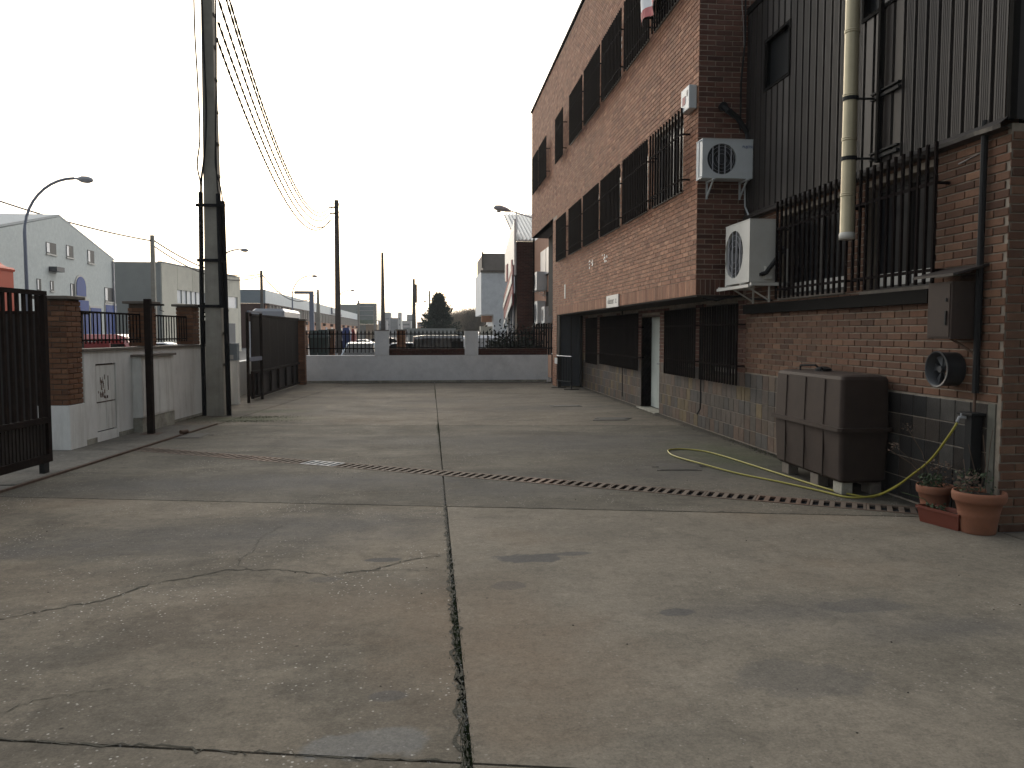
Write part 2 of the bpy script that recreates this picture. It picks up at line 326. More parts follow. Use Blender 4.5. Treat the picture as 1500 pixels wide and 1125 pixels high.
def tag(o, label, cat, group=None):
    o['label'] = label; o['category'] = cat
    if group: o['group'] = group
    return o
def thing(name, label, cat, loc, group=None):
    o = bpy.data.objects.new(name, None); C.objects.link(o); o.location = loc; o.empty_display_size = .1
    return tag(o, label, cat, group)
def struct(o): o['kind'] = 'structure'; return o
def copy_tree(o, parent=None):
    c = o.copy(); C.objects.link(c)
    if parent: c.parent = parent
    for ch in list(o.children): copy_tree(ch, c)
    return c
def text_mesh(txt, size, m, name, parent, mtx, thick=.002, sx=1):
    cu = bpy.data.curves.new('t', 'FONT'); cu.body = txt; cu.size = size; cu.extrude = thick; cu.align_x = 'CENTER'; cu.align_y = 'CENTER'; cu.resolution_u = 3
    to = bpy.data.objects.new('t', cu); C.objects.link(to); bpy.context.view_layer.update()
    me = bpy.data.meshes.new_from_object(to.evaluated_get(bpy.context.evaluated_depsgraph_get())); bpy.data.objects.remove(to)
    me.transform(Matrix.Translation(-worldloc(parent)) @ mtx @ Matrix.Diagonal((sx, 1, 1, 1)))
    me.materials.clear(); me.materials.append(M[m])
    o = bpy.data.objects.new(name, me); C.objects.link(o); o.parent = parent; return o
FACE_NX = lambda loc: Matrix.Translation(loc) @ Matrix(((0, 0, -1, 0), (-1, 0, 0, 0), (0, 1, 0, 0), (0, 0, 0, 1)))   # text reads on a face looking to -X
FACE_NY = lambda loc: Matrix.Translation(loc) @ Matrix(((1, 0, 0, 0), (0, 0, -1, 0), (0, 1, 0, 0), (0, 0, 0, 1)))     # on a face looking to -Y
FACE_PX = lambda loc: Matrix.Translation(loc) @ Matrix(((0, 0, 1, 0), (1, 0, 0, 0), (0, 1, 0, 0), (0, 0, 0, 1)))

# ---------------------------------------------------------------- brick helpers
def cut(rects, hole):
    out = []
    for (a, b, c, d) in rects:
        h0, h1, h2, h3 = hole
        if h1 <= a or h0 >= b or h3 <= c or h2 >= d: out.append((a, b, c, d)); continue
        if a < h0: out.append((a, h0, c, d))
        if b > h1: out.append((h1, b, c, d))
        m0, m1 = max(a, h0), min(b, h1)
        if c < h2: out.append((m0, m1, c, h2))
        if d > h3: out.append((m0, m1, h3, d))
    return out
def cells(u0, u1, z0, z1, holes):
    r = [(u0, u1, z0, z1)]
    for h in holes: r = cut(r, h)
    return r
def bricks(u0, u1, z0, z1, holes=(), bl=.25, ch=.073, j=.013, off=0):
    out = []; k = 0; z = z0
    while z+ch <= z1+.012:
        u = u0-(bl/2 if k % 2 else 0)+off-bl
        while u < u1:
            a, b = max(u, u0), min(u+bl-j, u1)
            if b-a > .02:
                segs = [(a, b)]
                for h in holes:
                    if z+ch-j > h[2]+.004 and z < h[3]-.004:
                        ns = []
                        for (p, q) in segs:
                            if h[1] <= p or h[0] >= q: ns.append((p, q)); continue
                            if p < h[0]: ns.append((p, h[0]))
                            if q > h[1]: ns.append((h[1], q))
                        segs = ns
                for (p, q) in segs:
                    if q-p > .02: out.append((p, q, z, z+ch-j))
            u += bl
        z += ch; k += 1
    return out
BRICK_CACHE = {}
class Wall:
    """a plane: origin o, direction u (unit), outward normal n; pieces as (u0,u1,z0,z1)"""
    def __init__(s, o, u, n): s.o = Vector(o); s.u = Vector(u); s.n = Vector(n)
    def p(s, u, z, d=0): return s.o+s.u*u+s.n*d+Vector((0, 0, z))
    def slab(s, mb, rects, d0, d1):
        for (a, b, c, d) in rects: mb.obox(s.p(a, c, d0), s.u*(b-a), s.n*(d1-d0), Vector((0, 0, d-c)))
        return mb
def lay(wall, rects, parent, m, name='brick', proud=.006, limit=300, jit=.0015, skip=0):
    """largest pieces (as seen from the yard) become objects, the rest one stuff part"""
    def area(r):
        c = wall.p((r[0]+r[1])/2, (r[2]+r[3])/2); d = c-Vector((0, 0, 1.65)); D = d.length
        if d.y < .1 or d.x/d.y > .95: return 0
        if abs(d.z)/d.y > .62: return 0
        return (r[1]-r[0])*(r[3]-r[2])*abs(d.dot(wall.n))/D**3
    rs = sorted(rects, key=area, reverse=True)
    own, rest = rs[:limit], rs[limit:]
    rest += [r for r in own if area(r) == 0]; own = [r for r in own if area(r) > 0]
    base = worldloc(parent)
    for r in own:
        key = (name, m, round(r[1]-r[0], 3), round(r[3]-r[2], 3), tuple(wall.u), tuple(wall.n), proud)
        if key not in BRICK_CACHE:
            w, h = r[1]-r[0], r[3]-r[2]; mb = MB(); c = min(.004, w/6)
            u, n = wall.u, wall.n; Z = Vector((0, 0, 1))
            # bevelled face: back rim, mid rim, front
            vs = []
            for (ins, dep) in ((0, -.004), (0, proud-.003), (c, proud)):
                for (a, b) in ((-w/2+ins, -h/2+ins), (w/2-ins, -h/2+ins), (w/2-ins, h/2-ins), (-w/2+ins, h/2-ins)): vs.append(tuple(u*a+Z*b+n*dep))
            mb.v = vs; fl = u.cross(Z).dot(n) < 0
            for lv in (0, 4):
                for k in range(4):
                    q = (k+1) % 4; mb.f.append((lv+k, lv+q, lv+4+q, lv+4+k))
            mb.f.append((8, 9, 10, 11))
            if fl: mb.f = [tuple(reversed(f)) for f in mb.f]
            me = bpy.data.meshes.new(name); me.from_pydata(mb.v, [], mb.f); me.materials.append(M[m]); BRICK_CACHE[key] = me
        o = bpy.data.objects.new(name, BRICK_CACHE[key]); C.objects.link(o); o.parent = parent
        o.location = wall.p((r[0]+r[1])/2, (r[2]+r[3])/2, random.uniform(-jit, jit))-base
    if rest:
        mb = MB()
        for r in rest:
            d = proud+random.uniform(-jit, jit); n0 = len(mb.v)
            for dd in (-.004, d):
                for (a, b) in ((r[0], r[2]), (r[1], r[2]), (r[1], r[3]), (r[0], r[3])): mb.v.append(tuple(wall.p(a, b, dd)))
            mb.f.append((n0+4, n0+5, n0+6, n0+7))
            for k in range(4): q = (k+1) % 4; mb.f.append((n0+k, n0+q, n0+4+q, n0+4+k))
        o = mb.build(name+'_courses', m, parent); o['kind'] = 'stuff'

# ================================================================ SETTING: ground
def slab(poly, m, zt=0, zb=-.12, name='slab', parent=None):
    return MB().prism([(x, y, zb) for x, y in poly], (0, 0, zt-zb)).build(name, m, parent)
ground = struct(MB().quad((-500, -60, -.16), (500, -60, -.16), (500, 900, -.16), (-500, 900, -.16)).build('street', 'street'))
yard = struct(MB().quad((-6.2, -8, -.028), (4.72, -8, -.028), (4.72, 27.1, -.028), (-6.2, 27.1, -.028)).build('yard_bed', 'joint'))
f0 = lambda x: -6.0
f1 = lambda x: 2.99-.196*x
f2 = lambda x: 7.56-.205*x
fd = lambda x: 9.435-.565*x
f3 = lambda x: 14.3-.10*x
f4 = lambda x: 21.8+.02*x
f5 = lambda x: 26.80
xl = lambda y: -4.32+.095*(y-10)
g = .008; DW = .18
JX = .14
def strip(fa, fb, ga, gb, x0, x1, m, n=1):
    # x0/x1 may be functions of y
    X0 = x0 if callable(x0) else (lambda y: x0); X1 = x1 if callable(x1) else (lambda y: x1)
    def pt(f, gg, X):
        x = X(0) ; 
        for _ in range(6): x = X(f(x)+gg)
        return (x, f(x)+gg)
    a = pt(fa, ga, X0); b = pt(fa, ga, X1); c = pt(fb, gb, X1); d = pt(fb, gb, X0)
    return slab([a, b, c, d], m, parent=yard)
left = lambda y: xl(y)+.03
for (fa, fb, ga, gb) in ((f0, f1, 0, -g), (f1, f2, g, -g), (f2, fd, g, -DW), (fd, f3, DW, -g), (f3, f4, g*.6, -g*.6), (f4, f5, g*.6, 0)):
    near = fa in (f0, f1)
    mid = fa in (f2, fd)
    strip(fa, fb, ga, gb, left, JX-g*(1.6 if near else 1), 'slabd' if mid else 'slab')
    strip(fa, fb, ga, gb, JX+g*(1.6 if near else 1), 4.70, 'slab2' if near else ('slabd' if mid else 'slab'))
slab([(4.716, -6), (14, -6), (14, 6.04), (4.716, 6.04)], 'slab2', parent=yard)
slab([(4.64, 6.05), (14, 6.05), (14, 6.078), (4.64, 6.078)], 'slab3', -.002, parent=yard)
# strip of pavement between rail and left wall
slab([(-6.1, -6), (xl(-6)-.03, -6), (xl(9)-.03, 9), (-6.1, 9)], 'slab3', .012, parent=yard)
slab([(-6.1, 9.01), (xl(9)-.03, 9.01), (xl(14.6)-.03, 14.6), (-6.1, 14.6)], 'slab3', .02, parent=yard)
slab([(-6.1, 14.62), (xl(14.6)+.024, 14.62), (xl(19.9)+.024, 19.9), (-6.1, 19.9)], 'slab', .004, parent=yard)
slab([(-6.1, 19.92), (xl(19.9)+.024, 19.92), (xl(26.8)+.024, 26.8), (-6.1, 26.8)], 'slab', .004, parent=yard)
# worn main joint: crumbs and moss
def xl_(y): return (-4.32+.095*(y-10)-random.uniform(.1, .5), y)
mb = MB(); mm = MB()
random.seed(3)
def crumb(mb, x, y, s, z=0):
    a = random.random()*6.28; h = s*random.uniform(.3, .7)
    P = [(x+s*math.cos(a+k*2.09)*random.uniform(.6, 1), y+s*math.sin(a+k*2.09)*random.uniform(.6, 1), z) for k in range(3)]
    t = (x, y, z+h)
    for k in range(3): mb.tri(P[k], P[(k+1) % 3], t)
for i in range(2600):
    y = random.uniform(2.0, 8.6); 
    if random.random() > 1.2-(y-2)/7.5: continue
    crumb(mb, JX+random.gauss(-.004, .013 if y < 7.5 else .008)-.006, y, random.uniform(.003, .009), -.012 if random.random() < .5 else 0)
for i in range(700):
    x, y = random.uniform(-3.6, 4.2), random.uniform(2.1, 12)
    crumb(mb, x, y, random.uniform(.002, .006))
dk = MB()
for i in range(220):
    x, y = random.uniform(-4.0, 4.4), random.choice((random.uniform(2.2, 12), random.uniform(2.2, 25))); crumb(dk, x, y, random.uniform(.004, .012))
for i in range(260):
    x, y = random.choice(((random.gauss(4.5, .06), random.uniform(9.5, 23)), (random.uniform(-4.1, 3.9), 26.8-abs(random.gauss(0, .08))), (xl_(random.uniform(7, 19)))))
    crumb(dk, x, y, random.uniform(.005, .018))
o = dk.build('litter_bits', 'soil'); o['kind'] = 'stuff'; tag(o, 'dark bits of soil and dry leaf scattered over the yard and along walls', 'litter')
for i in range(500):   # along crosswise joints
    x = random.uniform(-3.8, JX); f = random.choice((f1, f2)); crumb(mb, x, f(x)+random.gauss(0, .012), random.uniform(.003, .007), -.006)
o = mb.build('gravel_crumbs', 'gravel'); o['kind'] = 'stuff'; tag(o, 'loose grit and crumbs in the worn joint and on the concrete', 'gravel')
for i in range(2600):
    c = random.choice(((4.05, .35), (4.3, .2), (2.75, .3), (3.0, .2), (5.0, .6), (12.2, 1.2), (13.8, .5), (22, 1.5)))
    y = random.gauss(*c); x = JX+random.gauss(-.008, .013); a = random.random()*6.28; hh = random.uniform(.003, .02)
    mm.tri((x-.003, y, -.02), (x+.003, y, -.02), (x+.006*math.cos(a), y+.006*math.sin(a), hh))
for i in range(2600):
    cx, cy, sx, sy = random.choice(((-3.35, 16.0, .35, .14), (-3.6, 15.3, .5, .1), (-4.62, 16.3, .08, .4), (4.60, 10.2, .04, 1.2)))
    x, y = random.gauss(cx, sx), random.gauss(cy, sy); a = random.random()*6.28; hh = random.uniform(.008, .035)
    hh *= .5; mm.tri((x-.004, y, 0), (x+.004, y, 0), (x+.008*math.cos(a), y+.008*math.sin(a), hh))
o = mm.build('moss_tufts', 'moss'); o['kind'] = 'stuff'; tag(o, 'moss and small weeds growing in joints and damp spots', 'moss')
# wandering crack
def crack(pts, w):
    mb = MB(); P = []
    for i in range(len(pts)-1):
        a, b = Vector((*pts[i], .003)), Vector((*pts[i+1], .003)); n = max(2, int((b-a).length/.035))
        for k in range(n): P.append(a.lerp(b, k/n)+Vector((random.gauss(0, .011), random.gauss(0, .011), 0)))
    for i in range(len(P)-1):
        t = (P[i+1]-P[i]); t = Vector((-t.y, t.x, 0)).normalized()
        if i == 0: w0 = w*.5; t0 = t
        w1 = w*random.uniform(.25, 1.3)
        mb.quad(P[i]-t0*w0, P[i]+t0*w0, P[i+1]+t*w1, P[i+1]-t*w1); w0 = w1; t0 = t
    return mb
mb = crack([(-2.9, 4.62), (-2.48, 4.78), (-2.31, 4.91), (-2.02, 5.06), (-1.84, 5.36), (-1.62, 5.49), (-1.43, 5.63), (-1.1, 5.62), (-.71, 5.46), (-.44, 5.52), (-.16, 5.76), (.11, 5.86)], .008).build('crack', 'joint', yard)
random.seed(12)
crack([(JX-.012+.004*math.sin(k*1.7), 2.3+k*.17) for k in range(32)], .011).build('crack', 'joint', yard)
crack([(JX+.006*math.sin(k*2.1)-.02, 2.4+k*.09) for k in range(28)], .010).build('crack', 'joint', yard)
crack([(-3.6+k*.12, f1(-3.6+k*.12)+.004*math.sin(k*1.3)) for k in range(32)], .006).build('crack', 'joint', yard)
crack([(-4.1+k*.14, f2(-4.1+k*.14)+.003*math.sin(k*1.3)) for k in range(31)], .005).build('crack', 'joint', yard)
crack([(.15+k*.14, f2(.15+k*.14)+.006*math.sin(k*1.9)+.012) for k in range(32)], .008).build('crack', 'joint', yard)
crack([(-.5, 5.53), (-.2, 5.5), (.11, 5.46)], .003).build('crack', 'joint', yard)
crack([(-1.9, 3.55), (-1.72, 3.72), (-1.45, 3.78)], .003).build('crack', 'joint', yard)
crack([(-1.25, 5.62), (-1.36, 5.72), (-1.40, 5.9), (-1.34, 6.15), (-1.38, 6.5), (-1.30, 6.8), (-1.2, 7.1)], .0022).build('crack', 'joint', yard)

hb = MB().box(-505, 505, -65, 905, -1.2, 13.2).build('haze', 'street'); hb['kind'] = 'stuff'; hm = bpy.data.materials.new('haze'); hm.use_nodes = True
hm.node_tree.nodes.clear(); hv = hm.node_tree.nodes.new('ShaderNodeVolumePrincipled'); hv.inputs['Color'].default_value = (.97, .975, .98, 1); hv.inputs['Density'].default_value = .0005
ho_ = hm.node_tree.nodes.new('ShaderNodeOutputMaterial'); hm.node_tree.links.new(hv.outputs[0], ho_.inputs['Volume']); hb.data.materials.clear(); hb.data.materials.append(hm)
# ---- drain channel
dr = thing('drain_channel', 'long rusty slotted drain grate crossing the concrete yard on a slant', 'drain', (.05, 9.4, -.02))
d0 = Vector((-4.22, fd(-4.22), 0)); d1 = Vector((4.56, fd(4.56), 0)); D = (d1-d0).normalized(); Pn = Vector((-D.y, D.x, 0)); Ld = (d1-d0).length
for s in (-1, 1): MB().obox(d0+Pn*s*.147+Vector((0, 0, -.024)), D*Ld, Pn*s*.012, Vector((0, 0, .028))).build('edge_rail', 'rust', dr)
MB().obox(d0-Pn*.147+Vector((0, 0, -.027)), D*Ld, Pn*.294, Vector((0, 0, .002))).build('trench_bottom', 'dark', dr)
nsec = 20; ls = Ld/nsec
for i in range(nsec):
    o = d0+D*(i*ls+.003); mb = MB(); L_ = ls-.006; nb = 5; pit = L_/nb
    for k in range(nb+1):
        w = .046; a = k*pit-w/2; b = a+w; a = max(0, a); b = min(L_, b)
        mb.obox(o+D*a-Pn*.118+Vector((0, 0, -.016)), D*(b-a), Pn*.236, Vector((0, 0, .019)))
    mb.obox(o-Pn*.142+Vector((0, 0, -.016)), D*L_, Pn*.024, Vector((0, 0, .019)))
    mb.obox(o+Pn*.118+Vector((0, 0, -.016)), D*L_, Pn*.024, Vector((0, 0, .019)))
    ob = mb.build('grate', 'steel' if i == 6 else ('rust' if i in (3, 4, 12, 17) else 'grate'), dr)
    ob.location.z += random.uniform(-.002, .002)
    if i == 6: ob['label'] = 'new shiny galvanised grate section'
# ---- manholes
def manhole(poly, label):
    o = MB().prism([(x, y, .0) for x, y in poly], (0, 0, .006)).build('manhole_cover', 'rust_dark'); cx = sum(p[0] for p in poly)/4; cy = sum(p[1] for p in poly)/4
    tag(o, label, 'manhole cover')
    q = MB().prism([(cx+(x-cx)*.82, cy+(y-cy)*.82, .006) for x, y in poly], (0, 0, .003)).build('plate', 'rust_dark', o)
    for s in (-.3, .3): MB().box(cx+s-.04, cx+s+.04, cy-.01, cy+.01, .009, .013).build('lifting_handle', 'black', o)
M['rust_dark'] = mat('cast_iron_dirty', (.045, .04, .035), .7, .35, 14, .4, 60, grime=.4, gcol=(.04, .05, .02), gscale=4)
manhole([(2.70, 9.25), (3.24, 9.20), (3.38, 9.62), (2.85, 9.80)], 'square iron manhole cover inside the yellow hose loop')
manhole([(3.05, 14.75), (3.70, 14.72), (3.92, 15.16), (3.25, 15.30)], 'dark iron manhole cover before the white door')
manhole([(-4.02, 12.9), (-3.62, 12.9), (-3.62, 13.5), (-4.02, 13.5)], 'small cover plate by the brown steel post')
manhole([(2.7, 17.6), (3.4, 17.6), (3.4, 18.0), (2.7, 18.0)], 'farthest manhole cover on the concrete near the office wall')
# ---- gate rail on the ground
rail = thing('gate_rail', 'rusty ground rail of the sliding gate running past the steel post', 'rail', (-4.2, 10, 0))
a = Vector((xl(-5), -5, -.02)); b = Vector((xl(14.8), 14.8, -.02)); MB().obox(a, b-a, (.03, 0, 0), (0, 0, .045)).build('rail_bar', 'rust', rail)
MB().tube([(xl(13.3)-.02, 13.3, .05), (xl(13.3)+.05, 13.42, .05)], .035, 8).build('end_stop', 'rust', rail)

# ================================================================ OFFICE BLOCK (brick, on the right, beyond the cladding)
XO, XW, YC, YE, YF = 3.90, 4.67, 11.45, 24.10, 30.50
office = thing('office_building', 'brown brick office block with overhanging upper floors and barred windows', 'building', (XO, YC, 0))
WF = Wall((XO, 0, 0), (0, 1, 0), (-1, 0, 0)); WS = Wall((0, YC, 0), (1, 0, 0), (0, -1, 0)); WL = Wall((XW, 0, 0), (0, 1, 0), (-1, 0, 0))
winF = [(12.12, 13.72), (14.12, 15.72), (16.22, 17.82), (18.28, 19.9), (20.4, 22.0), (22.75, 24.25)]
low = [(a, b, 3.86, 5.02) for a, b in winF]
up = [(12.12, 13.72, 6.85, 8.05)]+[(a, b, 6.85, 8.05) for a, b in winF[1:5]]+[(23.35, 24.5, 6.9, 8.05), (26.7, 28.3, 6.9, 8.05), (28.75, 30.1, 6.9, 8.05)]
holes = low+up
ZT = 9.95
mb = MB(); WF.slab(mb, cells(YC, 24.4, 2.21, ZT, holes)+cells(24.4, YF, 5.27, ZT, holes), -.22, -.004)
mb.box(XO+.004, XW+.3, 24.4, 25.2, 0, 5.27)
WS.slab(mb, [(XO+.22, 9.5, 6.3, ZT), (XO+.22, XW+.02, 2.21, 6.3)], -.22, -.004)
mb.build('wall', 'mortar', office)
MB().box(XO+.22, 9.5, YC+.25, YF, ZT-.4, ZT-.3).build('roof', 'clad_dark', office)
MB().box(9.3, 9.5, YC, YF, 0, ZT).box(XO+.004, 9.5, YF-.2, YF, 5.27, ZT).box(XW+.3, 9.3, 25.0, 25.2, 0, 5.27).build('rear_wall', 'brick', office)
mb = MB(); mb.box(XO-.05, XO+.24, YC-.05, YF+.05, ZT+.002, ZT+.07); mb.box(XO+.24, 9.6, YC-.05, YC+.25, ZT+.002, ZT+.07); mb.build('coping', 'clad_dark', office)
def soldier(wall, u0, u1, z0=2.215, h=.235, w=.073, j=.011):
    out = []; u = u0
    while u+w-j <= u1+.01: out.append((u, min(u+w-j, u1), z0, z0+h-j)); u += w
    return out
ZB = 2.45
jts = [(13.40, 13.415, 5.05, 9.2), (18.9, 18.91, 2.21, 3.2), (20.6, 20.61, 2.21, 2.95), (24.39, 24.41, 5.3, 9.9)]
fr = bricks(YC, 24.4, ZB, ZT, holes+jts)+soldier(WF, YC, 24.4)+bricks(24.41, YF, 5.28, ZT, holes)+bricks(24.41, 25.2, 0, 5.2)
lay(WF, fr, office, 'brick', limit=0)
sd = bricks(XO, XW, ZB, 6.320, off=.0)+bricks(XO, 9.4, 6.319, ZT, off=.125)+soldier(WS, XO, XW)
lay(WS, sd, office, 'brick_shaded', limit=240)
# soffit and floors
MB().box(XO+.02, XW+.3, YC+.02, YE+.3, 2.19, 2.209).build('soffit', 'soffit', office)
MB().quad((XO+.01, 24.4, 5.27), (XO+.01, YF, 5.27), (XW+.4, YF, 5.27), (XW+.4, 24.4, 5.27)).build('porch_soffit', 'soffit_grey', office)
MB().tube([(3.97, YF-.06, 0), (3.97, YF-.06, 5.26)], .03, 6).build('porch_post', 'iron', office)
# lower wall under the overhang
lowL = [(11.75, 13.2, .96, 2.12), (13.7, 15.3, .96, 2.12), (17.6, 19.35, .92, 2.12), (19.7, 21.4, .92, 2.12), (22.05, 23.4, .88, 2.1), (15.9, 17.3, 0, 2.02)]
mb = MB(); WL.slab(mb, cells(YC, YE, 0, 2.2, lowL), -.25, -.006); mb.build('lower_wall', 'mortar_near', office)
lay(WL, bricks(YC, YE, 1.06, 2.2, lowL, off=.1), office, 'brick_shaded', limit=0)
def tiles(y0, y1, holes, ph):
    out = []
    for k in range(5):
        z = .02+k*.208; u = y0-(ph if k % 2 else 0)
        while u < y1:
            for (p, q, r, s) in cells(max(u, y0), min(u+.199, y1), z, z+.2, holes):
                if q-p > .03 and s-r > .03: out.append((p, q, r, s))
            u += .208
    return out
lay(WL, tiles(YC, YE, lowL, .1), office, 'tile', name='tile', proud=.004, limit=290)
MB().box(XW-.008, XW, YC, YE, 0, 1.05).build('grout', 'grout', office) if False else None

def window(parent, wall, r, fr='frame', inset=.10, blind=.35, mull=True, blc='blind'):
    a, b, c, d = r; P = worldloc(parent)
    f = MB(); w = .05
    for q in ((a, b, c, c+w), (a, b, d-w, d), (a, a+w, c+w, d-w), (b-w, b, c+w, d-w)): wall.slab(f, [q], -inset-.05, -inset)
    if mull: wall.slab(f, [((a+b)/2-.035, (a+b)/2+.035, c+w, d-w)], -inset-.05, -inset+.004)
    o = f.build('window', fr, parent)
    g_ = MB(); wall.slab(g_, [(a+w, b-w, c+w, d-w)], -inset-.035, -inset-.025); g_.build('pane', 'glass', o)
    s = MB(); wall.slab(s, [(a-.02, b+.02, c-.045, c-.002)], -inset, .03); s.build('sill', 'stone_cap', o)
    if blind:
        k = MB(); h = (d-c)*blind
        if blind > 0: wall.slab(k, [(a+w, b-w, d-w-h, d-w)], -inset-.024, -inset-.015)
        else: wall.slab(k, [(a+w, b-w, c+w, c+w-h)], -inset-.024, -inset-.015)
        k.build('blind', blc, o)
    return o
def grille(parent, wall, a, b, z0, z1, bars_own, pitch=.112, d=.14, spear=.16, rails=None, m='iron', foot=.03, r=.014):
    """standing-off wall grille: two rails with lugs to the wall and a row of square bars that run past the top rail"""
    mb = MB(); rails = rails or (z0+.12, z1-.16)
    for z in rails: wall.slab(mb, [(a, b, z-.015, z+.015)], d-.006, d+.006)
    for z in rails:
        for u in (a+.03, b-.03): mb.obox(wall.p(u-.012, z-.012, 0), wall.u*.024, wall.n*d, (0, 0, .024))
    g_ = mb.build('window_grille', m, parent)
    n = max(2, int((b-a)/pitch)); base = worldloc(g_); me = None; allb = MB()
    for k in range(n+1):
        u = a+.02+(b-a-.04)*k/n
        if bars_own:
            if me is None:
                t = MB(); t.obox(wall.u*(-r)+wall.n*(-r+.0), wall.u*2*r, wall.n*2*r, (0, 0, z1+spear-z0+foot))
                me = bpy.data.meshes.new('bar'); me.from_pydata(t.v, [], t.f); me.materials.append(M[m])
            o = bpy.data.objects.new('bar', me); C.objects.link(o); o.parent = g_; o.location = wall.p(u, z0-foot, d)-base
        else: allb.obox(wall.p(u-r, z0-foot, d-r), wall.u*2*r, wall.n*2*r, (0, 0, z1+spear-z0+foot))
    if not bars_own: allb.build('bar', m, g_)
    return g_
DK = MB()
for i, r in enumerate(low):
    window(office, WF, r, 'frame' if i == 0 else 'frame_dark', blind=0)
    s = .968; grille(office, WF, (r[0]-.06)*s+.1, (r[1]+.12)*s+.12, 3.80, 4.76, i < 3, rails=(3.95, 4.62), spear=.24, pitch=(.15 if i == 0 else .118))
for i, r in enumerate(up):
    window(office, WF, r, 'frame' if i == 1 else 'frame_dark', blind=0)
    grille(office, WF, (r[0]-.08)*.968+.08, (r[1]+.12)*.968+.1, 6.72, 7.74, i < 2, rails=(6.88, 7.6), spear=.26, pitch=(.14 if i == 0 else .118))
for i, r in enumerate(lowL[:5]):
    window(office, WL, r, 'frame_dark', blind=-.06 if i < 3 else 0, inset=.12)
    grille(office, WL, (r[0]-.1)*.972+.1, (r[1]+.1)*.972+.14, r[2]-.06, 2.02, i < 2, rails=(r[2]+.2, 1.78), spear=.06)
MB().box(XW+.5, XW+.52, YC+.3, YE, 0, 2.19).box(XO+.6, XO+.62, YC+.3, YF-.3, 2.3, ZT-.5).box(XW+.27, XW+.5, 24.08, 24.1, 0, 2.19).build('dark_interior', 'dark', office)
# white door in its recess
MB().box(XW-.004, XW+.30, 17.3, 17.34, 0, 2.02).box(XW+.0, XW+.3, 15.87, 15.9, 0, 2.02).box(XW, XW+.3, 15.9, 17.3, 2.0, 2.03).build('door_reveal', 'stone', office)
dr_ = MB().box(XW+.22, XW+.26, 15.9, 17.28, .03, 2.0).build('door', 'door_white', office)
MB().box(XW+.20, XW+.22, 16.55, 16.58, .03, 2.0).box(XW+.205, XW+.22, 16.62, 17.2, .2, 1.0).build('door_moulding', 'door_white', dr_)
MB().tube([(XW+.2, 16.4, 1.0), (XW+.13, 16.4, 1.0), (XW+.13, 16.52, 1.0)], .012, 6).build('handle', 'steel', dr_)
MB().box(XW-.10, XW+.2, 15.85, 17.35, 0, .02).build('door_step', 'dirty', office)
# grey steel door in the end bay
ed = MB().box(XO+.1, XW-.02, 24.22, 24.27, .02, 2.19).build('door', 'door_grey', office, label='dark grey metal door at the far end under the overhang')
MB().box(XO+.04, XO+.1, 24.18, 24.3, 0, 2.19).box(XW-.08, XW-.02, 24.16, 24.22, 0, 2.19).box(XO+.4, XO+.43, 24.20, 24.22, .05, 2.15).build('door_frame', 'frame_dark', ed)
MB().box(XW-.16, XW-.1, 24.18, 24.22, 1.0, 1.85).build('glazing', 'door_grey', ed)
# torn poster scraps below windows
mb = MB()
for (y, z) in ((17.6, 3.3), (19.1, 3.3)):
    for k in range(9):
        a, b = y+random.uniform(-.25, .25), z+random.uniform(-.09, .09); mb.quad((XO-.010-k*.0004, a, b), (XO-.010-k*.0004, a+random.uniform(.02, .09), b+.01), (XO-.010-k*.0004, a+.06, b+random.uniform(.02, .08)), (XO-.010-k*.0004, a-.02, b+.04))
mb.build('paint_scraps', 'signwhite', office)
MB().box(XO-.02, XO-.007, 22.75, 22.9, 2.65, 3.05).build('house_number_plate', 'signwhite', office)
# cables clipped along the brick
MB().tube([(4.66, 13.30, 2.15), (4.63, 13.28, 1.2), (4.62, 13.25, .35), (4.58, 13.3, .25)], .012, 6).build('hanging_cable', 'black', office)
MB().tube([(4.62, 18.9, 2.18), (4.62, 18.88, 1.0), (4.62, 18.85, .12)], .012, 6).build('hanging_cable', 'black', office)
MB().tube([(4.0, YC-.02, 2.17), (4.2, YC-.03, 2.13), (4.45, YC-.05, 2.19), (4.6, YC-.05, 2.2), (4.62, YC-.1, 2.16), (4.64, 10.5, 2.1)], .014, 6).build('hanging_cable', 'black', office)
MB().tube([(4.50, YC-.02, 8.0), (4.50, YC-.02, 6.6), (4.54, YC-.03, 6.1), (4.56, YC-.03, 5.6)], .006, 5).build('thin_wire', 'soffit_grey', office)
MB().tube([(4.56, YC-.03, 7.0), (4.57, YC-.03, 5.9), (4.52, YC-.03, 5.3), (4.52, YC-.03, 4.6)], .014, 5).build('downpipe', 'black', office)

# small things on the office wall
def box_thing(name, label, cat, b, m, bevel=.004, group=None):
    o = MB().box(*b).build(name, m, bevel=bevel); return tag(o, label, cat, group)
al = thing('alarm_box', 'small white alarm box with red mark at the brick corner', 'alarm box', (3.8, 11.8, 5.0))
MB().box(XO-.13, XO-.01, 11.5, 11.88, 4.92, 5.26).build('housing', 'acwhite', al, bevel=.012)
MB().box(XO-.134, XO-.13, 11.66, 11.80, 5.02, 5.14).build('red_mark', 'letter_red', al)
MB().box(XO-.134, XO-.13, 11.56, 11.62, 5.12, 5.2).build('grey_mark', 'door_grey', al)
sg = thing('small_wall_sign', 'small white company sign at the bottom edge of the brick overhang', 'sign', (XO, 16.7, 2.3))
MB().box(XO-.035, XO-.008, 16.2, 17.3, 2.20, 2.46).build('plate', 'signwhite', sg)
text_mesh('oliseser   t.', .19, 'door_grey', 'lettering', sg, FACE_NX((XO-.037, 16.75, 2.335)), .001, .98)
bn = thing('torn_banner', 'white and red torn banner hanging over the upper corner window', 'banner', (XO, 13, 7))
mb = MB(); nU, nV = 14, 10
